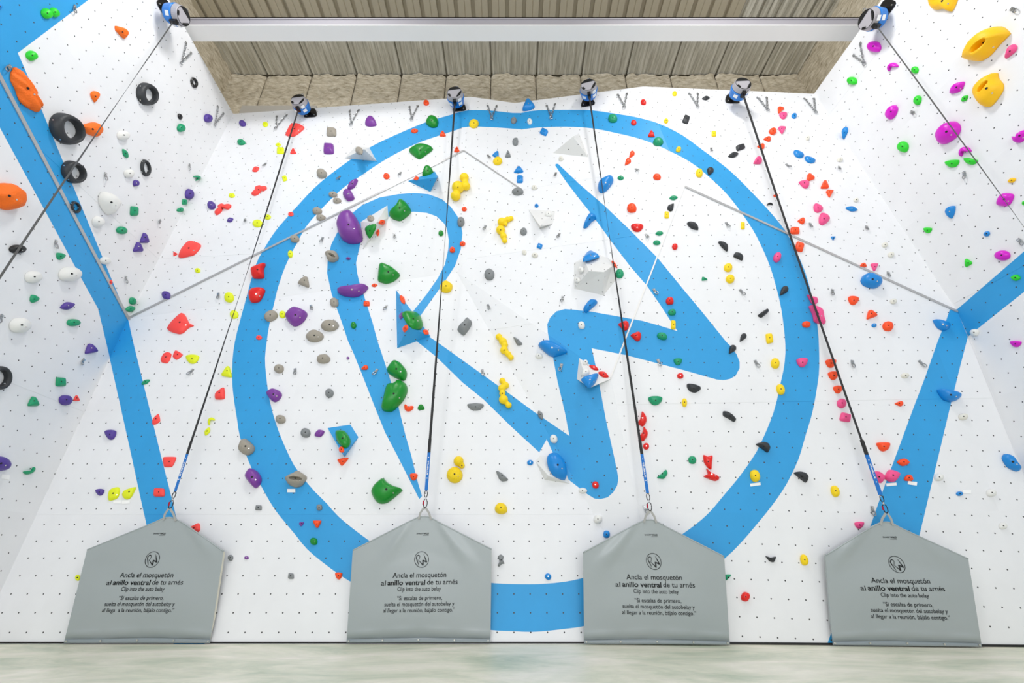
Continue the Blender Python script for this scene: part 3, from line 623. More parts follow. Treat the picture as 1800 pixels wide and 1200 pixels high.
K f .5 1333,553 1349,542 1352,547 1340,557|O e 1418 569.5 15 11 0|K d 1306 593 11 17 215|Y q 1353 594 12 17 -10
K d 1287 614 13 18 215|Y e 1363.5 638 15 18 0|F h 1411 637 20 15 0|O h 1461.5 638.5 19 14 0|O h 1466 660 19 14 0|O h 1474 684.5 17 13 0|F k 1480.5 708.5 16 16 0|F q 1487 733 19 15 10
K h 1219.5 682.5 26 13 15!charcoal claw hold just below the W's right foot|Y e 1203.5 707 9 15 0|Y e 1373 684 14 19 -15|K f .4 1272,722 1279,723 1288,729 1295,737 1291,741 1283,736 1272,730
K f .5 1330,780 1342,776 1351,779 1355,787 1351,795 1342,789!charcoal claw hold on the right lower part of the ring
T e 1217.5 808 14 14 0|R f .35 1237,799 1244,802 1253,800 1252,815 1251,825 1245,822 1238,812!red notched hold, upper of a pair below the red comma stack|R f .35 1242,823 1248,829 1264,837 1265,842 1257,845 1237,837 1245,833!red fishtail hold, lower of a pair below the red comma stack
Y e 1328 836 17 22 -15!yellow egg-shaped hold on the ring above a white paper strip|K f .5 1397,831 1407,828 1417,831 1422,838 1418,848!charcoal claw hold just outside the ring, lower right
Y e 1469 863 14 21 -15|K f .4 1346,977 1354,980 1365,978 1361,988 1353,986|Y e 1414.5 984 13 20 -10|T f .35 1275,1010 1286,1010 1277,1020|R n 1311 1049 15 15 20
U f .35 1632,-14 1680,-14 1678,2 1669,20 1655,16 1640,17 1632,9!large yellow sculpted hold cut by the photo's top edge
U f .4 1691,104 1694,93 1705,73 1725,55 1742,47 1755,47 1767,58 1765,62 1747,80 1733,97 1717,107 1708,107!largest yellow sculpted hold with a long scoop, right wall
U f .4 1711,167 1712,152 1725,137 1746,127 1748,137 1757,148 1756,160 1745,177 1734,188 1722,185!yellow sculpted hold with a round pocket, right wall
F d 1775 91 14 30 215!pink elongated hold beside the yellow scooped hold|M e 1535 82 22 20 0|M b 1568 118 20 15 -20|G o 1607.5 123 12 13 0|G e 1612 176 12 17 20
M l 1681 154 32 16 -35|G l 1695 173 15 9 -40|G e 1496.5 142 16 14 0|M e 1566 197 16 27 32
M f .45 1644,241 1648,228 1660,216 1672,213 1681,218 1683,228 1677,240 1662,251 1650,253!largest magenta bowl-like hold crossed by the rightmost strap
G e 1586 258 18 19 20|M b 1695 267 22 18 -20|G h 1673 288 24 13 -10|G h 1705 284 24 11 10
M f .5 1778,240 1784,244 1790,241 1791,233 1800,228 1806,232 1798,245 1790,251 1782,250!magenta twisted double hold at the photo's right edge
U l 1778 317 15 9 -15|M l 1765 351 33 24 -25!magenta capsule hold crossed by the rightmost strap|B h 1669 372 23 14 105|G o 1799 357 5 8 0
G h 1630 405 14 10 0|B o 1734 411 11 9 -30|M o 1760.5 449 26 18 0|G w 1702 462 15 11 90|G l 1784.5 488 17 12 10|O h 1518 465.5 12 7 180|F w 1538 469 13 13 180
B f .5 1516,491 1520,482 1529,479 1541,484 1551,490 1552,498 1543,504 1534,504 1521,499!large blue boulder hold under the metal strip near the right corner
O h 1501 528 19 14 10|O w 1532 551 20 14 -20|B o 1537 571.5 9 7 0|O e 1562 572.5 18 17 0|B f .5 1643,561 1657,564 1668,568 1672,574 1663,580 1651,575!blue pointed ledge on the corner's blue band, upper one
W k 1712 584.5 14 13 0|E k 1556 430 10 8 0|E k 1567 447 11 9 0|E k 1571 529 11 9 0
M h 1784.5 604.5 19 11 0|E k 1592 659.5 14 9 0|B f .5 1651,684 1667,685 1683,689 1692,695 1686,702 1675,705 1661,700!blue bowl-like ledge on the corner's blue band, lower one
E k 1694 732 15 12 0|O d 1581 709 10 15 -90|O f .45 1542,779 1547,777 1562,777 1566,780 1563,789 1555,793 1548,790
B f .4 1765,805 1769,797 1778,800 1787,813 1796,825 1790,828 1774,820!blue half-disc hold low by the right wall seam
O l 1589 812 22 14 10|F f .45 1534,830 1545,828 1557,838 1550,849 1539,840!pink hold touching the blue strap sleeve, first of two|F f .45 1557,839 1565,825 1582,830 1583,835 1575,846 1565,846!pink winged hold on the blue band above a paper strip
O h 1598 839.5 16 11 180|W k 1651.5 838.5 16 13 0|B o 1687.5 867.5 12 8 0|W k 1744 866 16 14 0|F h 1511.5 923 17 12 0|W k 1764 924 13 12 0
E k 1505.5 351 8 7 0|E k 1420 242 7 8 0|E k 1477 280 10 7 0'''

def outline_of(kind, x, y, w, h, rot):
    r = math.radians(rot); c, s = math.cos(r), math.sin(r)
    if kind in 'k':
        k0 = int(x * 7 + y * 13)
        base = [(px * (1 + .16 * noise.noise((k0, i * 1.7, 0))), py * (1 + .16 * noise.noise((k0 + 9, i * 1.3, 2)))) for i, (px, py) in enumerate(SHAPES['k'])]
        if k0 % 2: base = [(-px, py) for px, py in base]
    else: base = SHAPES[kind]
    rw, rh = w, h
    return [(x + px * rw * c - py * rh * s, y + px * rw * s + py * rh * c) for px, py in base]
def dome(name, out_px, nn, pl, h, m, rocky, sharp, peak, seed, org_parent=None):
    """a bolted-on body: base outline on the wall, flank, rounded crown"""
    n = 72 if rocky > 1.5 else 30 if len(out_px) > 4 else 24
    sm = smooth_poly(out_px, n, sharp)
    area = 0.5 * abs(sum(a[0] * b[1] - b[0] * a[1] for a, b in zip(sm, sm[1:] + sm[:1])))
    base = [Vector(hit(p, pl, h * 0.42)) - nn * (h * 0.42) for p in sm]
    ctr = sum(base, Vector()) / n
    up = (Vector((0, 0, 1)) - nn * nn.z).normalized()
    pk = ctr + up * peak[1] + nn.cross(up) * -peak[0]
    V, F = [], []
    prof = [(1.0, 0.003), (1.0, .12), (.97, .34), (.88, .58), (.72, .79), (.5, .93), (.25, .99)]
    for k, (s, z) in enumerate(prof):
        zz = z * h if z > 0.01 else z; nz_ = min(1.0, max(0.0, (z - .1) * 4))
        cc = ctr.lerp(pk, min(1, max(0, (z - .1) / .9)))
        for i, b in enumerate(base):
            p = cc + (b - ctr) * s + nn * zz
            if rocky and 0 < k:
                q = p * (5.0 if rocky < 1 else 9) + Vector((seed, seed * 3, 0))
                p = p + nn * (noise.noise(q) * h * .16 * min(1, rocky) * nz_) + (b - ctr).normalized() * (noise.noise(q * 1.7) * .09 * min(1, rocky) * (b - ctr).length)
            if rocky > 1.5 and k > 1: p = p + nn * (math.sin(p.z * 74 + noise.noise(p * 4) * 1.2) * .012) * s ** .3
            V.append(p)
    V.append(pk + nn * h)
    V = [p if nn.dot(p) - pl[1] > .003 else p + nn * (.003 + pl[1] - nn.dot(p)) for p in V]
    for k in range(len(prof) - 1):
        for i in range(n):
            j = (i + 1) % n; F.append((k * n + i, k * n + j, (k + 1) * n + j, (k + 1) * n + i))
    t = len(V) - 1; k = (len(prof) - 1) * n
    for i in range(n): F.append((k + i, k + (i + 1) % n, t))
    F.append(tuple(range(n))[::-1])
    # keep the faces turned outwards
    a, b, c = [V[i] for i in F[n]][:3]
    if (b - a).cross(c - a).dot((a + b + c) / 3 - ctr) < 0: F = [f[::-1] for f in F]
    return V, F, ctr
BOLT_ME = {}
def bolt_mesh(r, m):
    key = (round(r, 4), m.name)
    if key not in BOLT_ME:
        v, f = cyl_vf((0, 0, -0.012), (0, 0, 1), r, r * .9, 0.016, 10)
        me = bpy.data.meshes.new('bolt'); me.from_pydata([tuple(x) for x in v], [], f); me.materials.append(m); BOLT_ME[key] = me
    return BOLT_ME[key]
def put_bolt(parent, V, F, px, r, m, name='bolt'):
    bv = BVHTree.FromPolygons(V, F); h = bv.ray_cast(Vector(CAM), Vector(ray(px)).normalized())
    if h[0] is None: return
    o = bpy.data.objects.new(name, bolt_mesh(r, m)); COL.objects.link(o); o.parent = parent
    nr = h[1] if h[1].dot(Vector(ray(px))) < 0 else -h[1]
    o.location = h[0] - parent.location; o.rotation_euler = nr.to_track_quat('Z', 'Y').to_euler()
HOLDS = []
POCKETS = {'long scoop': (1716, 80, 26, 9, -42, .8), 'round pocket': (1725, 152, 8, 15, 20, .9), 'grey slotted jug': (583, 448, 13, 4, 28, .6), 'lip-shaped': (519, 840, 24, 5, 4, .6), 'black oval dish': (34, 439, 9, 6, 0, .7)}
def ppm(loc): dd = np.array(loc) - CAM; return FPX / (dd[1] * cT + dd[2] * sT)
def build_hold(line):
    lab = None
    if '!' in line: line, lab = line.split('!')
    tk = line.split(); c, k = tk[0], tk[1]; m = hold_mat(c); seed = len(HOLDS) * .37
    if k == 'y':
        balls = [tuple(map(float, b.split(','))) for b in tk[2:]]
        x = sum(b[0] for b in balls) / len(balls); y = sum(b[1] for b in balls) / len(balls)
    elif k == 'f':
        pts = [tuple(map(float, b.split(','))) for b in tk[3:]]
        x = (min(p[0] for p in pts) + max(p[0] for p in pts)) / 2; y = (min(p[1] for p in pts) + max(p[1] for p in pts)) / 2
        w = max(p[0] for p in pts) - min(p[0] for p in pts); h = max(p[1] for p in pts) - min(p[1] for p in pts)
    else:
        x, y, w, h, rot = map(float, tk[2:7])
    loc, nn = cast((min(max(x, -60), 1860), y)); nn = Vector(nn); pl = (np.array(nn), float(nn.dot(loc))); s = ppm(loc)
    nm, sh = SNAME[k]
    if k == 'y':
        bmx = bmesh.new()
        for bx, by, br in balls:
            R = br / s * 1.02; ctr = Vector(hit((bx, by), pl, R * .55))
            bmesh.ops.create_icosphere(bmx, subdivisions=3, radius=R, matrix=Matrix.Translation(ctr))
        for b0, b1 in zip(balls, balls[1:]):
            R = min(b0[2], b1[2]) / s * .8; p0, p1 = [Vector(hit((b[0], b[1]), pl, b[2] / s * .5)) for b in (b0, b1)]
            bmesh.ops.create_icosphere(bmx, subdivisions=2, radius=R, matrix=Matrix.Translation((p0 + p1) / 2))
        me = bpy.data.meshes.new('tmp'); bmx.to_mesh(me); bmx.free()
        t = bpy.data.objects.new('tmp', me); COL.objects.link(t); md = t.modifiers.new('r', 'REMESH'); md.mode = 'VOXEL'; md.voxel_size = 0.012
        ev = t.evaluated_get(bpy.context.evaluated_depsgraph_get()); m2 = bpy.data.meshes.new_from_object(ev)
        V = [v.co.copy() for v in m2.vertices]; F = [tuple(p.vertices) for p in m2.polygons]
        V = [v_ if nn.dot(v_) - pl[1] > .003 else v_ + nn * (.003 + pl[1] - nn.dot(v_)) for v_ in V]
        bpy.data.objects.remove(t); bpy.data.meshes.remove(m2)
        o = mesh_obj(nm, V, F, m, smooth=True, org=loc); w = max(b[0] + b[2] for b in balls) - min(b[0] - b[2] for b in balls); h = max(b[1] + b[2] for b in balls) - min(b[1] - b[2] for b in balls)
        put_bolt(o, V, F, balls[len(balls) // 2][:2], .011, M_HOLE)
    elif k == 'g':
        hole, sx, heavy = map(float, tk[7:10]); r = math.radians(rot); cr, sr = math.cos(r), math.sin(r); n = 36; V, F = [], []
        size = math.sqrt(w * h) / s; tall = size * (.30 if heavy else .26)
        def ell(q, a): px, py = math.cos(a) * w / 2 * q, math.sin(a) * h / 2 * q; return (x + px * cr - py * sr, y + px * sr + py * cr)
        for i in range(n):
            a = 2 * math.pi * i / n
            po = Vector(hit(ell(1, a), pl)); q = ell(hole, a); pi_ = Vector(hit((q[0] + sx, q[1] + (1 if heavy else 0)), pl))
            for tt, z in ((0, .003), (0, .3 * tall), (.12, .7 * tall), (.4, tall), (.7, .92 * tall), (.93, .6 * tall), (1, .2 * tall), (1, .003)):
                V.append(po.lerp(pi_, tt) + nn * z)
        for i in range(n):
            j = (i + 1) % n
            for q in range(7): F.append((i * 8 + q, i * 8 + q + 1, j * 8 + q + 1, j * 8 + q))
        a_, b_, c_ = V[1], V[2], V[9]
        if (b_ - a_).cross(c_ - a_).dot(nn) < 0: F = [f[::-1] for f in F]
        o = mesh_obj(nm, V, F, m, smooth=True, org=loc)
        for aa in (.5, 2.6, 4.4): put_bolt(o, V, F, ell((1 + hole) / 2, aa), .010, M_BOLT)
    else:
        px = pts if k == 'f' else outline_of(k, x, y, w, h, rot)
        size = math.sqrt(w * h) / s
        kh = float(tk[2]) if k == 'f' else {'h': .42, 'k': .5, 'w': .4, 'l': .36, 'b': .36, 'q': .38, 'e': .45, 'o': .42, 'd': .4, 'n': .5}[k]
        if c in ('C', 'N') and k != 'f': kh *= .6
        ht = min(.30, max(.022, size * kh)); rocky = 1.0 if c in ('S', 'L', 'A', 'Z') else .6 if c in 'WEYTP' else .25
        if lab and 'ribbed' in lab: rocky = 1.6
        sharp = .45 if c in ('C', 'K') else .3 if k in 'fwhq' else 0
        peak = (0, size * (.12 if k == 'h' else .04))
        V, F, ctr = dome(nm, px, nn, pl, ht, m, rocky, sharp, peak, seed)
        pk_ = [v for key, v in POCKETS.items() if lab and key in lab]
        if pk_:
            qx, qy, qw, qh, qr, qd = pk_[0]; t = bpy.data.objects.new('tmp', None)
            m0 = bpy.data.meshes.new('tmp'); m0.from_pydata([tuple(x_) for x_ in V], [], F)
            bvp = BVHTree.FromPolygons(V, F); cc = bvp.ray_cast(Vector(CAM), Vector(ray((qx, qy))).normalized())[0]
            u_ = Vector(hit((qx + math.cos(math.radians(qr)), qy + math.sin(math.radians(qr))), pl)) - Vector(hit((qx, qy), pl)); u_.normalize(); v_ = nn.cross(u_)
            bmc = bmesh.new(); Mx = Matrix.Translation(cc) @ Matrix((u_, v_, nn)).transposed().to_4x4() @ Matrix.Diagonal((qw / s / 2, qh / s / 2 * 1.25, ht * qd, 1))
            bmesh.ops.create_icosphere(bmc, subdivisions=3, radius=1, matrix=Mx); m1 = bpy.data.meshes.new('tmp'); bmc.to_mesh(m1); bmc.free()
            oa, ob = bpy.data.objects.new('tmp', m0), bpy.data.objects.new('tmp', m1); COL.objects.link(oa); COL.objects.link(ob)
            md = oa.modifiers.new('b', 'BOOLEAN'); md.object = ob; md.operation = 'DIFFERENCE'; md.solver = 'EXACT'
            m2 = bpy.data.meshes.new_from_object(oa.evaluated_get(bpy.context.evaluated_depsgraph_get()))
            V2 = [x_.co.copy() for x_ in m2.vertices]; F2 = [tuple(p_.vertices) for p_ in m2.polygons]
            bpy.data.objects.remove(oa); bpy.data.objects.remove(ob); bpy.data.meshes.remove(m2)
            if len(F2) > 50: V, F = V2, F2
        o = mesh_obj(nm, V, F, m, smooth=True, org=loc)
        br = min(.016, max(.008, size * .06))
        put_bolt(o, V, F, (x, y - h * .04), br, M_BOLT if c in ('R', 'V', 'P', 'B') and len(HOLDS) % 2 else M_HOLE)
        if w > 26: put_bolt(o, V, F, (x + w * .22, y + h * .1), br * .7, M_BOLT)
    HOLDS.append(dict(o=o, c=c, k=k, x=x, y=y, w=w, h=h, lab=lab, sh=sh, n=nn))
    return o
for ln_ in CAT.strip().split('\n'):
    for it in ln_.split('|'): build_hold(it)

# ------------------------------------------------------------------ auto-belay units under the roof
M_BBLUE = mat('belay_blue_plastic', '#1578d0', .35); M_BGREY = mat('belay_grey_cover', '#a9a6ac', .5); M_STICK = mat('white_sticker', '#eef0f2', .5); M_WEBB = mat('black_webbing', '#2b2b2d', .8); M_WEBG = mat('grey_webbing', '#565656', .8)
M_SLEEVE = mat('blue_webbing_sleeve', '#1670c4', .7); M_RED = mat('red_anodised_metal', '#a01430', .35, .6)
WORDS = ['first', 'second', 'third', 'fourth']
def belay(cpx, ppx, gpx, pl, off, lab):
    nn = Vector(pl[0]); ax = (nn + Vector((0, 0, -.12))).normalized()
    P = Vector(hit(cpx, pl, off)); W = Vector(hit(ppx, pl, 0.004))
    o = tag(empty('auto_belay', P), lab, 'auto belay', 'auto belay units under the roof')
    up = (Vector((0, 0, 1)) - ax * ax.z).normalized(); sd = up.cross(ax).normalized()
    v, f = cyl_vf(P - ax * .25, ax, .150, .174, .165, 32, .012); ho = mesh_obj('housing', v, f, M_BBLUE, o, smooth=False)
    v, f = cyl_vf(P - ax * .085, ax, .165, .150, .105, 32, .012); mesh_obj('cover', v, f, M_BGREY, o)
    # dark windows of the face cover
    def cap(a0, a1, r0, r1, nm):
        V, F = [], []; m = 14
        for z in (.018, .026):
            for rr in (r0, r1):
                for i in range(m + 1):
                    a = a0 + (a1 - a0) * i / m; rad = rr if rr == r1 else rr / max(.35, math.cos(a - (a0 + a1) / 2))
                    rad = min(rad, r1); V.append(P + ax * z + up * math.sin(a) * rad + sd * math.cos(a) * rad)
        q = m + 1
        for i in range(m):
            F += [(2 * q + i, 2 * q + i + 1, 3 * q + i + 1, 3 * q + i), (i, q + i, q + i + 1, i + 1), (q + i, 3 * q + i, 3 * q + i + 1, q + i + 1), (i, i + 1, 2 * q + i + 1, 2 * q + i)]
        mesh_obj(nm, V, F, M_BLACK, o)
    cap(.35, 2.95, .062, .136, 'face_window'); cap(-1.15, .1, .095, .136, 'face_window'); cap(3.5, 4.1, .10, .136, 'face_window')
    ring_ = [P + ax * .02 + up * math.sin(a) * .14 + sd * math.cos(a) * .14 for a in np.linspace(0, 2 * math.pi, 28, endpoint=False)]
    v, f = tube_vf(ring_, .004, 6, True); mesh_obj('face_rim', v, f, M_BLACK, o)
    G = Vector(hit(gpx, pl, off + .03)); dn = -up
    v, f = box_vf(P + dn * .165 - ax * .06, (.032, .055, .05), (sd, ax, up)); mesh_obj('strap_guide', v, f, M_BLACK, o)
    for s_, z_ in ((1, -.14), (-1, -.14), (1, -.05)):
        a = -math.pi / 2 + s_ * .62
        c = P + ax * z_ + (up * math.sin(a) + sd * math.cos(a)) * .171; rd = (up * math.sin(a) + sd * math.cos(a)); tg = ax.cross(rd)
        v, f = box_vf(c, (.038, .03, .003), (tg, ax, rd)); mesh_obj('sticker', v, f, M_STICK, o)
    rg = [P - ax * .05 + up * (.175 + .028 + math.sin(a) * .028) + sd * (.03 + math.cos(a) * .028) for a in np.linspace(0, 2 * math.pi, 14, endpoint=False)]
    v, f = tube_vf(rg, .006, 6, True); mesh_obj('hanging_ring', v, f, M_STEEL, o)
    # bracket arm and the bolted wall plate
    B0 = P - ax * .205; u, w_, n_ = frame(nn)
    d_ = (W + nn * .03 - B0); L_ = d_.length; d_.normalize(); s2 = d_.cross(up).normalized() if abs(d_.dot(up)) < .95 else sd; t2 = d_.cross(s2)
    v, f = box_vf((B0 + W + nn * .03) / 2, (L_ / 2, .045, .02), (d_, s2, t2)); mesh_obj('bracket_arm', v, f, M_BLACK, o)
    v, f = box_vf(P - ax * .215 + up * .05, (.04, .012, .15), (sd, ax, up)); mesh_obj('back_bar', v, f, M_BLACK, o)
    out = smooth_poly([(-.13, -.10), (0, -.115), (.13, -.10), (.12, .02), (.05, .15), (-.05, .15), (-.12, .02)], 24)
    V = [W + u * p[0] + w_ * p[1] + nn * z for z in (0, .012) for p in out]; k = len(out)
    F = [tuple(range(k, 2 * k)), tuple(range(k))[::-1]] + [(i, (i + 1) % k, k + (i + 1) % k, k + i) for i in range(k)]
    mp = mesh_obj('mount_plate', V, F, M_BLACK, o)
    for sx, sy in ((-.085, -.06), (.085, -.06)):
        v, f = cyl_vf(W + u * sx + w_ * sy + nn * .012, nn, .014, .012, .012, 8); b = mesh_obj('bolt', v, f, M_BOLT); b.parent = mp; b.location = b.location - mp.matrix_basis.translation - o.location
    return P + dn * .224 - ax * .06
def ribbon(name, pts, wid, th, mt, parent, side0, twist=0.0, toff=0.0):
    V, F = [], []; m = len(pts)
    for i, p in enumerate(pts):
        d = (pts[min(i + 1, m - 1)] - pts[max(i - 1, 0)]).normalized(); s0 = (side0 - d * side0.dot(d)).normalized(); nrm = s0.cross(d)
        a = toff + twist * i / (m - 1); s = s0 * math.cos(a) + nrm * math.sin(a); t = d.cross(s)
        V += [p + s * wid / 2 + t * th / 2, p + s * wid / 2 - t * th / 2, p - s * wid / 2 - t * th / 2, p - s * wid / 2 + t * th / 2]
    for i in range(m - 1):
        for k in range(4): F.append((4 * i + k, 4 * i + (k + 1) % 4, 4 * i + 4 + (k + 1) % 4, 4 * i + 4 + k))
    F += [(0, 3, 2, 1), (4 * m - 4, 4 * m - 3, 4 * m - 2, 4 * m - 1)]
    return mesh_obj(name, V, F, mt, parent)
def text_mesh(name, body, mt, parent, org, xa, ya, width=None, cap=None, bold=0.0, left=False):
    """flat lettering in the plane xa, ya; width in metres, cap height in metres; centred on org unless left"""
    cu = bpy.data.curves.new('t', 'FONT'); cu.body = body; cu.size = 1; cu.offset = bold; cu.extrude = 0.02
    t = bpy.data.objects.new('t', cu); COL.objects.link(t)
    me = bpy.data.meshes.new_from_object(t.evaluated_get(bpy.context.evaluated_depsgraph_get()))
    bpy.data.objects.remove(t); bpy.data.curves.remove(cu)
    xs = [v.co.x for v in me.vertices]; x0, x1 = min(xs), max(xs); k = width / (x1 - x0); ky = (cap / .729) if cap else k
    za = xa.cross(ya)
    for v in me.vertices:
        q = org + xa * ((v.co.x - (x0 if left else (x0 + x1) / 2)) * k) + ya * (v.co.y * ky) + za * (v.co.z * .02)
        v.co = q - org
    me.materials.clear(); me.materials.append(mt); me.name = name
    o = bpy.data.objects.new(name, me); COL.objects.link(o); o.parent = parent; o.location = org - parent.location; o['kind'] = 'stuff'
    return o

# ------------------------------------------------------------------ grey belay gates standing at the foot of the wall
M_VINYL = mat('grey_vinyl', '#a3abad', .27, bump=.08, bscale=3); M_VDARK = mat('grey_vinyl_hem', '#8d979b', .3); M_INK = mat('black_print', '#14181a', .6); M_EDGE = mat('cream_lining', '#d8d4c4', .6); M_LOOP = mat('grey_loop_webbing', '#a9a9a6', .8)
GATES = [  # bottom-left, shoulder, apex, shoulder, bottom-right; text anchor; emblem centre
    [(112,1130.5),(153,966),(297,909),(393,969),(369,1130.5),(258,1014.2)],
    [(609,1130),(620,967),(746,907),(864,965),(862,1129.5),(737.5,1014.2)],
    [(1027,1131.5),(1025,971),(1142,913),(1273,978),(1283,1133.5),(1149.7,1018)],
    [(1464,1134),(1451,976),(1558,917),(1702,982),(1726,1137),(1581.5,1024)]]
GLAB = ['grey vinyl belay gate furthest left, its Spanish text missing one letter', 'grey vinyl belay gate second from the left, beside the exposed blue ring bottom',
        'grey vinyl belay gate third from the left, shiny fold on its shoulder', 'grey vinyl belay gate furthest right, below the blue corner band']
gate_ends = []; text_tmpl = None
def gate(gi, g):
    BLp, LS, AP, RS, BRp, TA = g
    b0, b1 = [fl(BLp), fl(BRp)]; xd = Vector(b1 - b0).normalized(); nb = Vector((xd.y, -xd.x, 0)).normalized()
    if nb.y > 0: nb = -nb
    if gi < 2: b0[1] = b1[1] = H[1]; xd = Vector((1, 0, 0)); nb = Vector((0, -1, 0))
    lean = math.radians(7.5 if gi > 1 else 2.5)
    up = Vector((0, 0, 1)) * math.cos(lean) + nb * math.sin(lean); nrm = xd.cross(up).normalized()
    if nrm.y > 0: nrm = -nrm
    pl = (np.array(nrm), float(nrm.dot(Vector(b0) + nb * .05)))
    if gi > 1: pl = (np.array(nrm), float(nrm.dot(Vector(b0) + nb * .06)))
    hp = lambda p, off=0: Vector(hit(p, pl, off))
    o = tag(empty('belay_gate', hp(((BLp[0] + BRp[0]) / 2, BLp[1]))), GLAB[gi], 'belay gate', 'grey belay gates along the foot of the wall')
    o.location.z = 0.0
    nx, ny = 48, 34; V, F = [], []; A2 = np.array(AP)
    def top(s):
        pts = [np.array(LS), A2 + np.array([-26, 9]), A2 + np.array([-9, 1]), A2, A2 + np.array([9, 1.5]), A2 + np.array([28, 12]), np.array(RS)]
        xs = [0] + [(p[0] - LS[0]) / (RS[0] - LS[0]) for p in pts[1:-1]] + [1]
        return np.array([LS[0] + (RS[0] - LS[0]) * s, np.interp(s, xs, [p[1] for p in pts])])
    hem = .045
    for j in range(ny + 1):
        t = j / ny
        for i in range(nx + 1):
            s = i / nx; bt = np.array(BLp) * (1 - s) + np.array(BRp) * s; bt = bt * (1 - hem) + top(s) * hem
            p = bt * (1 - t) + top(s) * t
            dx, dy = p[0] - AP[0], p[1] - (AP[1] - 25); ph = math.atan2(dx, dy); r = math.hypot(dx, dy)
            fade = max(0, min(1, (r - 18) / 40)) * max(0, 1 - r / 175); edge = min(1, 6 * min(s, 1 - s)) * min(1, (1 - t) * 5 + .25)
            fold = abs(ph) > .35
            off = .085 * fade * (.5 + .5 * math.sin(ph * 11 + gi * 1.3)) ** 2 * min(1, max(0, (abs(ph) - .5) / .25)) * edge
            off += .022 * math.sin(math.pi * min(1, t * 1.4)) * math.sin(math.pi * s)          # slight belly
            off += .010 * noise.noise((s * 3 + gi * 5, t * 3, 0)) * edge
            sc = abs(math.sin(math.pi * s * 4))
            off -= .030 * max(0, 1 - t / .045) - .012 * sc * max(0, 1 - abs(t - .05) / .05)
            V.append(hp(p, off))
    q = nx + 1
    for j in range(ny):
        for i in range(nx): F.append((j * q + i, j * q + i + 1, j * q + q + i + 1, j * q + q + i))
    cover = mesh_obj('cover', V, F, M_VINYL, o, smooth=True)
    # the two cream side returns and the rolled top edge
    for i in (0, nx):
        e = [V[j * q + i] for j in range(ny + 1)]; bk = [p - nrm * (.03 if i == 0 else .038) * min(1, max(.1, (j_ - 1) / 8)) for j_, p in enumerate(e)]
        mesh_obj('side_return', e + bk, [(j, j + 1, ny + 2 + j, ny + 1 + j) for j in range(ny)], M_EDGE if i else M_VINYL, o)
    te = [V[ny * q + i] - nrm * .004 for i in range(nx + 1)]; v, f = tube_vf(te, .009, 6); mesh_obj('top_piping', v, f, M_VINYL, o, smooth=True)
    # bottom hem with grommets
    hv, hf = [], []
    for j, (tt, oo) in enumerate(((0.004, .0), (.022, .008), (hem, -.026))):
        for i in range(nx + 1):
            s = i / nx; p = (np.array(BLp) * (1 - s) + np.array(BRp) * s) * (1 - tt) + top(s) * tt; hv.append(hp(p, oo + .006 * abs(math.sin(math.pi * s * 4))))
    for j in range(2):
        for i in range(nx): hf.append((j * q + i, j * q + i + 1, j * q + q + i + 1, j * q + q + i))
    hemo = mesh_obj('hem', hv, hf, M_VDARK, o, smooth=True)
    for s in (.015, .25, .5, .75, .985):
        p = (np.array(BLp) * (1 - s) + np.array(BRp) * s) * .975 + top(s) * .025
        v, f = cyl_vf(hp(p, .008), nrm, .012, .010, .008, 10); mesh_obj('grommet', v, f, M_BOLT, o)
    # printed lettering, measured on the second gate and set out alike on all four
    upv = up; xv = xd if xd.x > 0 else -xd
    O_ = hp(TA, .0)
    return o, pl, hp, O_, xv, upv, nrm, cover
gs = [gate(i, g) for i, g in enumerate(GATES)]
_, pl2, hp2, O2, x2, u2, n2, _ = gs[1]
def loc2(px): dlt = hp2(px) - O2; return dlt.dot(x2), dlt.dot(u2)
LINES = [('Ancla el mosquetón', 690.5, 784.5, 1014.2, 7.6, 0), ('al', 669.7, 678, 1027.6, 7.4, 0), ('anillo ventral', 681.3, 747.5, 1027.3, 7.6, .018), ('de tu arnés', 750.8, 804.2, 1026.8, 7.6, 0),
         ('Clip into the auto belay', 698.7, 775, 1037.8, 6.2, 0), ('“Si escalas de primero,', 698, 777, 1053.6, 6.2, 0), ('suelta el mosquetón del autobelay y', 675.8, 798.3, 1064.2, 6.2, 0), ('al llegar a la reunión, bájalo contigo.”', 673.3, 799.2, 1075, 6.2, 0),
         ('SHARP', 733, 744.2, 938.8, 2.3, 0), ('WALLS', 744.8, 754.6, 938.8, 2.4, .03)]
EMB = {'ring': [(745 + 12.4 * math.cos(a) - 3.2 + 1.1 * math.sin(-a) * 0 , 983 + 14 * math.sin(a)) for a in np.linspace(0, 2 * math.pi, 40, endpoint=False)]}
e3 = lambda X, Y: (720 + X / 26.67, 960 + Y / 26.67)
STROKES = [([e3(450, 890), e3(420, 800), e3(385, 700), e3(345, 590), e3(330, 520), e3(350, 465), e3(390, 420), e3(435, 405), e3(480, 430), e3(498, 480), e3(480, 550), e3(440, 640)], [.2, .9, 1.2, 1.35, 1.4, 1.2, 1.1, 1.1, .9, .8, .6, .5]),
           ([e3(430, 640), e3(540, 760), e3(650, 890)], [.5, 1.0, 1.7]), ([e3(645, 890), e3(640, 645)], [1.6, 1.9]), ([e3(625, 650), e3(725, 690), e3(825, 735)], [1.5, 1.7, 1.9]), ([e3(815, 740), e3(750, 560), e3(680, 375)], [1.7, 1.3, .3])]
def surf(cover):
    me = cover.data; bv = BVHTree.FromPolygons([v.co + cover.matrix_basis.translation + cover.parent.location for v in me.vertices], [tuple(p.vertices) for p in me.polygons]); return bv
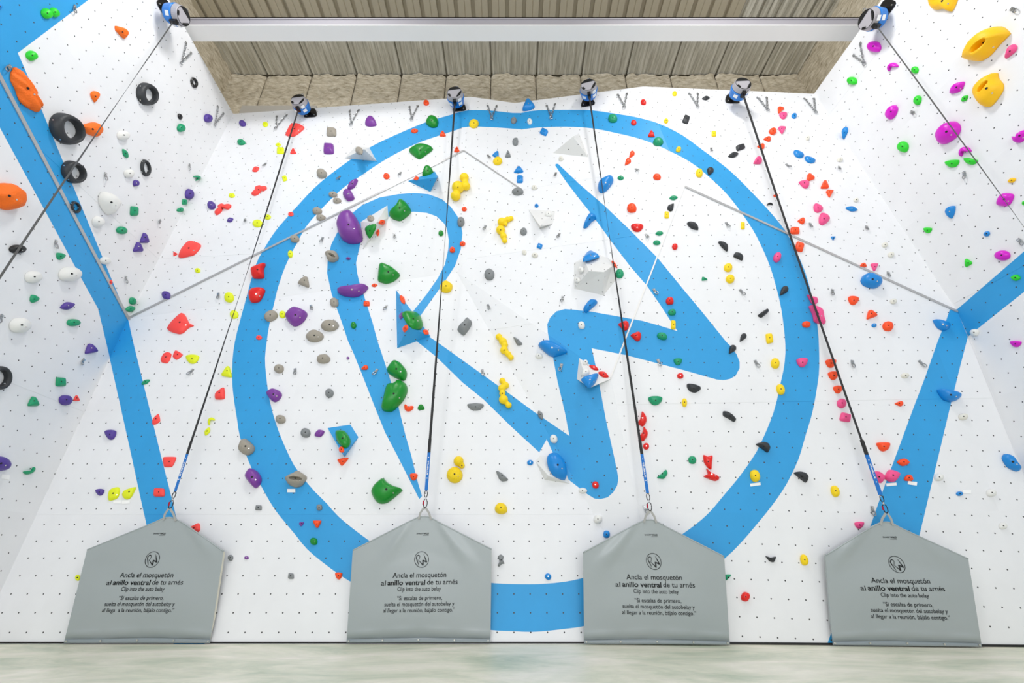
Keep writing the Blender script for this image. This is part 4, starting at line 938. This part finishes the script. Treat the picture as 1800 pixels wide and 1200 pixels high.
for gi, (o, pl, hp, O_, xv, uv_, nr, cover) in enumerate(gs):
    bv = surf(cover); tilt = (0, -.012, .012, .012)[gi]
    xx = (xv * math.cos(tilt) - uv_ * math.sin(tilt)).normalized(); yy = (uv_ * math.cos(tilt) + xv * math.sin(tilt)).normalized()
    def lift(P):                                   # bring a point of the flat layout onto the bulging cover
        h = bv.ray_cast(P + nr * .5, -nr); return (h[0] if h[0] is not None else P) + nr * .0025
    W3 = lambda px: O_ + xx * loc2(px)[0] + yy * loc2(px)[1]
    for body, xa_, xb_, yb_, cp, bold in LINES:
        if gi == 0 and body.startswith('al llegar'): body = 'al llega  a la reunión, bájalo contigo.”'
        a0, a1 = loc2((xa_, yb_)), loc2((xb_, yb_)); k_ = (loc2((700, yb_ - cp))[1] - loc2((700, yb_))[1])
        t = text_mesh('printed_lettering' if yb_ > 1000 else 'header_lettering', body, M_INK, o, O_ + xx * (a0[0] + a1[0]) / 2 + yy * a0[1], xx, yy, a1[0] - a0[0], k_ * 1.2, bold + .006)
        base = t.location + o.location
        for v in t.data.vertices: v.co = lift(v.co + base) - base
    def stroke(pts, wid, nm, closed=False):
        P = [W3(p) for p in pts]; V, F = [], []; m = len(P)
        for i, p in enumerate(P):
            d = (P[(i + 1) % m] - P[i - 1]) if closed or 0 < i < m - 1 else (P[1] - P[0] if i == 0 else P[-1] - P[-2])
            s = nr.cross(d).normalized(); w = (wid[i] if isinstance(wid, list) else wid) * 1.3 / 150 / 2
            V += [lift(p + s * w), lift(p - s * w)]
        V += [p - nr * .0015 for p in V]; q = 2 * m
        for i in range(m if closed else m - 1):
            a, b, c, d = 2 * i, 2 * i + 1, (2 * i + 3) % q, (2 * i + 2) % q; F += [(a, b, c, d), (q + a, q + d, q + c, q + b), (a, d, q + d, q + a), (b, q + b, q + c, c)]
        return V, F
    V, F = join_vf([stroke(p, w, '') for p, w in STROKES] + [stroke([(741.6 + 12.3 * math.cos(a) + 1.2 * math.cos(a * 2 - 1) * 0, 983 + 13.8 * math.sin(a)) for a in np.linspace(0, 2 * math.pi, 40, endpoint=False)], .75, '', True)])
    mesh_obj('printed_emblem', V, F, M_INK, o)
    V, F = stroke([(744, 940.6), (754.5, 940.6)], .4, ''); mesh_obj('printed_underline', V, F, M_INK, o)
    # carrying loop at the apex
    AP = GATES[gi][2]; L = [hp((AP[0] - 10, AP[1] + 5), .01), hp((AP[0] - 7, AP[1] - 6), .012), hp((AP[0] - 1, AP[1] - 15), .012), hp((AP[0] + 2, AP[1] - 15), .012), hp((AP[0] + 8, AP[1] - 6), .012), hp((AP[0] + 12, AP[1] + 6), .01)]
    if gi == 3: L = [p + xv * 0.0 for p in L]
    ribbon('loop', L, .026, .004, M_LOOP, o, nr.cross(Vector((0, 0, 1))))
    gate_ends.append((hp((AP[0] + 1, AP[1] - 15), .012), nr))

# ------------------------------------------------------------------ the six belays and their straps
DEV = [((524, 176), (547, 200), (521, 190), PL_UL, .34), ((799, 163), (808, 189), (797, 178), PL_UL, .36), ((1034, 150), (1033, 180), (1037, 168), PL_M, .36), ((1306, 148), (1286, 175), (1314, 160), PL_UR, .46)]
DLAB = ['blue and grey auto belay drum over the first strap, black arm on its right', 'blue and grey auto belay drum over the second strap, beside a ring chain', 'blue and grey auto belay drum over the third strap near the blue kite hold', 'blue and grey auto belay drum over the fourth strap, arm slanting to its left']
SLAB = ['first belay strap from the left, black webbing down to the leftmost gate', 'second belay strap from the left, running beside the R to its gate', 'third belay strap from the left, crossing the W to its gate', 'fourth belay strap from the left, thick black webbing past the ring edge']
def carabiner(parent, top, axd, nr, s=1.0):
    d = axd.normalized(); sd = nr.cross(d).normalized()
    pts = [top + d * (.01 + .035 * 1 + .042 * -math.cos(a)) * s + sd * (.020 * math.sin(a)) * s for a in np.linspace(0, 2 * math.pi, 18, endpoint=False)]
    v, f = tube_vf(pts, .0055 * s, 6, True); mesh_obj('shackle', v, f, M_BLACK, parent)
    c = top + d * .085 * s
    v, f = cyl_vf(c, d, .010 * s, .010 * s, .03 * s, 10); mesh_obj('swivel', v, f, M_STEEL, parent)
    pts = [c + d * (.075 - .05 * math.cos(a)) * s + sd * (.026 * math.sin(a)) * s for a in np.linspace(0, 2 * math.pi, 18, endpoint=False)]
    v, f = tube_vf(pts, .006 * s, 6, True); cb = mesh_obj('carabiner', v, f, M_BLACK, parent)
    v, f = cyl_vf(c + d * .045 * s - sd * .026 * s, d, .010 * s, .010 * s, .05 * s, 10); g_ = mesh_obj('locking_gate', v, f, M_RED); g_.parent = cb; g_.location = g_.location - cb.location - parent.location
def strap(i, S, E, nr, wid, lab, sleeve=1.0, tw=math.pi, to=.2):
    S, E = Vector(S), Vector(E); d = (E - S).normalized(); o = tag(empty('belay_strap', E), lab, 'strap', 'belay straps hanging from the auto belays')
    cb = .215; top = E - d * cb
    wb = top - d * sleeve; m = 40
    side = nr.cross(d).normalized()
    sag = lambda t: Vector((0, 0, 0)) + nr * (-.03 * math.sin(math.pi * t))
    ribbon('webbing', [S.lerp(wb, k / m) + sag(k / m) for k in range(m + 1)], wid, .004, M_WEBG if i > 3 else M_WEBB, o, side, tw, to)
    ribbon('stitched_end', [wb + d * (-.18), wb + d * .01], wid * 1.15, .008, M_WEBB, o, side)
    ribbon('sleeve', [wb + d * .005, top], wid * 1.15, .008, M_SLEEVE, o, side)
    if sleeve > .2:
        f_ = d.cross(side).normalized()
        if f_.dot(nr) < 0: f_ = -f_
        mid = wb.lerp(top, .42) + f_ * .0056; ya = d.cross(f_).normalized(); xa = d
        if xa.cross(ya).dot(f_) < 0: ya = -ya
        text_mesh('sleeve_lettering', 'TRUBLUE', M_STICK, o, mid - ya * .008, xa, ya, .19, .017, .03)
        for s_ in (-.135, .135):
            v, f = cyl_vf(mid + d * s_, f_, .007, .007, .0015, 10); mesh_obj('printed_dot', v, f, M_STICK, o)
    carabiner(o, top, d, nr)
    return o
SEND = []
for i, (c_, p_, g_, pl_, of_) in enumerate(DEV):
    S = belay(c_, p_, g_, pl_, of_, DLAB[i])
    E, nr = gate_ends[i]
    strap(i, S, E, nr, (.028, .036, .034, .042)[i], SLAB[i], .5, (math.pi, math.pi, math.pi * .9, .35)[i], (.25, .15, .1, .1)[i])
    SEND.append((proj(S), proj(E)))
S = belay((321, 28), (288, 13), (318, 45), PL_LU, .42, 'blue and grey auto belay drum on the left wall, seen side on at the beam')
dl = Vector(hit((0, 493), PL_LL, .42)) - S; Ef = S + dl * ((S.z - .35) / -dl.z)
strap(4, S, Ef, Vector((1, 0, 0)), .022, 'belay strap slanting down in front of the left wall, leaving the frame', .5, math.pi * 1.2, .1)
S = belay((1524, 34), (1559, 15), (1535, 52), PL_RU, .36, 'blue and grey auto belay drum on the right wall, black plate beside it')
dl = Vector(hit((1800, 405), PL_RU, .62)) - S; Ef = S + dl * ((S.z - .35) / -dl.z)
strap(5, S, Ef, Vector((-1, 0, 0)), .016, 'belay strap slanting down in front of the right wall, leaving the frame', .5, math.pi * 1.2, .1)

# ------------------------------------------------------------------ chains, bolt hangers, paper strips
def chain_vf(p, q, nn, k=7):
    parts = []; d = (q - p).normalized(); sd = nn.cross(d).normalized(); L = (q - p).length / k
    for i in range(k):
        c = p + d * L * (i + .5) + nn * .014; s = sd if i % 2 == 0 else (nn * .8 + sd * .3).normalized()
        parts.append(tube_vf([c + d * math.cos(a) * L * .68 + s * math.sin(a) * .017 for a in np.linspace(0, 2 * math.pi, 10, endpoint=False)], .0055, 5, True))
    return join_vf(parts)
CHAINS = [((326,75),(335,93),(318,108),'below the left belay drum'),((382,187),(392,199),(377,217),'in the top corner of the left wall'),((487,205),(504,203),(486,225),'beside the first strap'),
  ((615,196),(631,194),(618,218),'above the violet hat hold'),((720,188),(735,187),(724,209),'above the green ring-top hold'),((857,186),(873,187),(864,208),'at the ring top right of the second strap'),
  ((961,186),(976,183),(969,207),'at the ring top left of the third strap'),((1086,167),(1102,165),(1097,188),'right of the third belay drum'),((1211,165),(1226,165),(1225,187),'left of the fourth belay drum'),
  ((1331,172),(1347,172),(1348,193),'right of the fourth belay drum'),((1414,174),(1430,174),(1432,197),'nearest the right-hand corner, back wall'),((1513,76),(1501,97),(1520,110),'below the right belay drum')]
for a_, b_, c_, w_ in CHAINS:
    P = []
    for p in (a_, b_, c_): l_, n_ = cast(p); P.append(Vector(l_) + Vector(n_) * .006)
    n_ = Vector(n_); o = tag(empty('chain_anchor', P[2]), 'steel Y-shaped anchor of two short chains ' + w_, 'chain anchor', 'chain anchors along the top of the walls')
    for p in P[:2]:
        v, f = chain_vf(p, P[2], n_); mesh_obj('chain', v, f, M_STEEL, o)
        u, w__, _ = frame(n_); v, f = box_vf(p, (.018, .024, .003), (u, w__, n_)); mesh_obj('hanger', v, f, M_STEEL, o)
        v, f = cyl_vf(p, n_, .011, .009, .014, 6); mesh_obj('bolt', v, f, M_BOLT, o)
    u, w__, _ = frame(n_); v, f = tube_vf([P[2] + n_ * .02 - w__ * .03 + u * math.cos(a) * .028 + w__ * math.sin(a) * .038 for a in np.linspace(0, 2 * math.pi, 16, endpoint=False)], .007, 6, True); mesh_obj('ring', v, f, M_STEEL, o)
HANG = [(131,12),(16,117),(185,306),(281,388),(98,425),(2,556),(221,488),(146,633),(333,290),(467,288),(431,386),(597,311),(384,517),(567,419),(547,538),(338,651),(519,650),(704,304),(858,274),(853,398),(693,412),(679,538),(858,537),(662,651),(848,652),(977,305),(1118,297),(983,412),(1136,413),(989,523),(1150,510),(987,642),(1157,634),(1250,262),(1383,290),(1475,294),(1277,393),(1424,394),(1302,511),(1463,511),(1328,636),(1498,636),(1617,636),(1561,480),(1792,422),(1695,304),(1603,197),(1523,399),(1780,16),(1533,893),(1133,891)]
def hanger_meshes():
    v, f = join_vf([box_vf((0, .0, .003), (.020, .026, .003)), box_vf((0, -.033, .014), (.018, .012, .003), (Vector((1, 0, 0)), Vector((0, .6, -.8)), Vector((0, .8, .6))))])
    a = bpy.data.meshes.new('plate'); a.from_pydata([tuple(x) for x in v], [], f)
    v, f = tube_vf([Vector((math.cos(t) * .022, -.058 + math.sin(t) * .034, .022 - .012 * math.sin(t))) for t in np.linspace(0, 2 * math.pi, 14, endpoint=False)], .0062, 6, True)
    b = bpy.data.meshes.new('shackle'); b.from_pydata([tuple(x) for x in v], [], f)
    v, f = cyl_vf((0, .004, .005), (0, 0, 1), .011, .010, .014, 6); c = bpy.data.meshes.new('bolt'); c.from_pydata([tuple(x) for x in v], [], f)
    for m_ in (a, b): m_.materials.append(M_STEEL)
    c.materials.append(M_BOLT)
    return a, b, c
HM = hanger_meshes(); HANGERS = []
for i, p in enumerate(HANG):
    l_, n_ = cast((max(2, p[0]), p[1])); u, w_, n_ = frame(n_)
    o = empty('bolt_hanger', Vector(l_) + n_ * .003); o.rotation_euler = Matrix((u, w_, n_)).transposed().to_euler()
    o.rotation_euler.rotate_axis('Z', (.25, -.2, .4, -.35)[i % 4])
    for nm, me in zip(('plate', 'shackle', 'bolt'), HM):
        c = bpy.data.objects.new(nm, me); COL.objects.link(c); c.parent = o
    HANGERS.append((o, p))
M_PAPER = mat('white_paper', '#fbfbfb', .8)
for x, y, w, h, r, lab in [(10,838,14,8,8,'below the large indigo hold at the left edge'),(206,882,14,5,0,'under the left one of two neon leaves'),(221,882,14,6,-4,'under the right one of two neon leaves'),(512,862,14,6,0,'under the lip-shaped grey hold'),
    (1328,851,18,5,-8,'under the yellow egg-shaped hold on the ring'),(1567,851,18,5,-5,'under the pink winged hold'),(1604,849,16,6,8,'under the last orange hold on the corner band'),(1700,864,14,6,2,'beside a small blue hold low on the right')]:
    l_, n_ = cast((x, y)); n_ = Vector(n_); pl = (np.array(n_), float(n_.dot(l_))); c, s = math.cos(math.radians(r)), math.sin(math.radians(r))
    q = [Vector(hit((x + a * w / 2 * c - b * h / 2 * s, y + a * w / 2 * s + b * h / 2 * c), pl, .005)) for a, b in ((-1, 1), (1, 1), (1, -1), (-1, -1))]
    V = q + [p - n_ * .003 for p in q]
    tag(mesh_obj('paper_strip', V, [(0, 1, 2, 3), (7, 6, 5, 4)] + [(i, 4 + i, 4 + (i + 1) % 4, (i + 1) % 4) for i in range(4)], M_PAPER), 'small white paper route strip stuck ' + lab, 'paper strip', 'paper route strips under the start holds')

# ------------------------------------------------------------------ labels: look, surface, and order from the top down
SHORT = {'P': 'indigo', 'V': 'violet', 'D': 'green', 'T': 'teal', 'G': 'lime', 'Y': 'yellow', 'Z': 'yellow', 'N': 'neon-yellow', 'C': 'coral', 'R': 'red', 'O': 'orange-red', 'A': 'orange', 'K': 'charcoal', 'S': 'stone-grey', 'L': 'slate-grey', 'B': 'blue', 'W': 'white', 'E': 'cream', 'K2': 'black', 'F': 'pink', 'M': 'magenta', 'U': 'golden'}
ORD = 'first second third fourth fifth sixth seventh eighth ninth tenth eleventh twelfth thirteenth fourteenth fifteenth sixteenth seventeenth eighteenth nineteenth twentieth twenty-first twenty-second'.split()
def inpoly(poly, x, y):
    c = False; j = len(poly) - 1
    for i in range(len(poly)):
        (xi, yi), (xj, yj) = poly[i], poly[j]
        if (yi > y) != (yj > y) and x < (xj - xi) * (y - yi) / (yj - yi) + xi: c = not c
        j = i
    return c
def sx(i, y): (x0_, y0_), (x1_, y1_) = SEND[i]; return x0_ + (x1_ - x0_) * (y - y0_) / (y1_ - y0_)
def region(x, y, nx_=None):
    if nx_ is not None and nx_ > .8: return 'on the left wall'
    if nx_ is not None and nx_ < -.8: return 'on the right wall'
    if inpoly(RING_OUT, x, y) and not inpoly(RING_IN, x, y): return 'on the blue ring'
    if inpoly(R_GLYPH, x, y): return 'on the blue R'
    if inpoly(W_GLYPH, x, y): return 'on the blue W'
    k = sum(1 for i in range(4) if x > sx(i, y))
    if inpoly(RING_IN, x, y):
        return ['inside the ring', 'inside the ring between the first and second straps', 'inside the ring between the second and third straps', 'inside the ring between the third and fourth straps', 'inside the ring'][k]
    return ['outside the ring, left of the first strap', 'outside the ring between the first and second straps', 'outside the ring between the second and third straps', 'outside the ring between the third and fourth straps', 'outside the ring, right of the fourth strap'][k]
cnt = {}
for h in HOLDS: h['reg'] = region(h['x'], h['y'], h['n'].x); cnt.setdefault((SHORT[h['c']], h['reg']), []).append(h)
for (cn, rg), L_ in cnt.items():
    L_.sort(key=lambda h: h['y'])
    for i, h in enumerate(L_):
        a = math.sqrt(h['w'] * h['h']); sz = 'tiny' if a < 9 else 'small' if a < 16 else 'medium' if a < 25 else 'large'
        if h['lab']: lb = h['lab']
        elif len(L_) == 1: lb = '%s %s %s hold, the only %s %s' % (sz, cn, h['sh'], cn, rg)
        else: lb = '%s %s %s hold, %s %s downwards %s' % (sz, cn, h['sh'], ORD[i], cn, rg)
        tag(h['o'], lb, 'climbing hold', 'holds on the left wall' if rg == 'on the left wall' else 'holds on the right wall' if rg == 'on the right wall' else 'holds on the back wall')
cnt = {}
for o, p in HANGERS:
    _, n_ = cast((max(2, p[0]), p[1])); rg = region(p[0], p[1], n_.x); cnt.setdefault(rg, []).append((p[1], o))
for rg, L_ in cnt.items():
    L_.sort(key=lambda t: t[0])
    for i, (y, o) in enumerate(L_):
        tag(o, 'small steel bolt hanger, ' + ('the only one ' if len(L_) == 1 else ORD[i] + ' downwards ') + rg, 'bolt hanger', 'bolt hangers dotted over the walls')
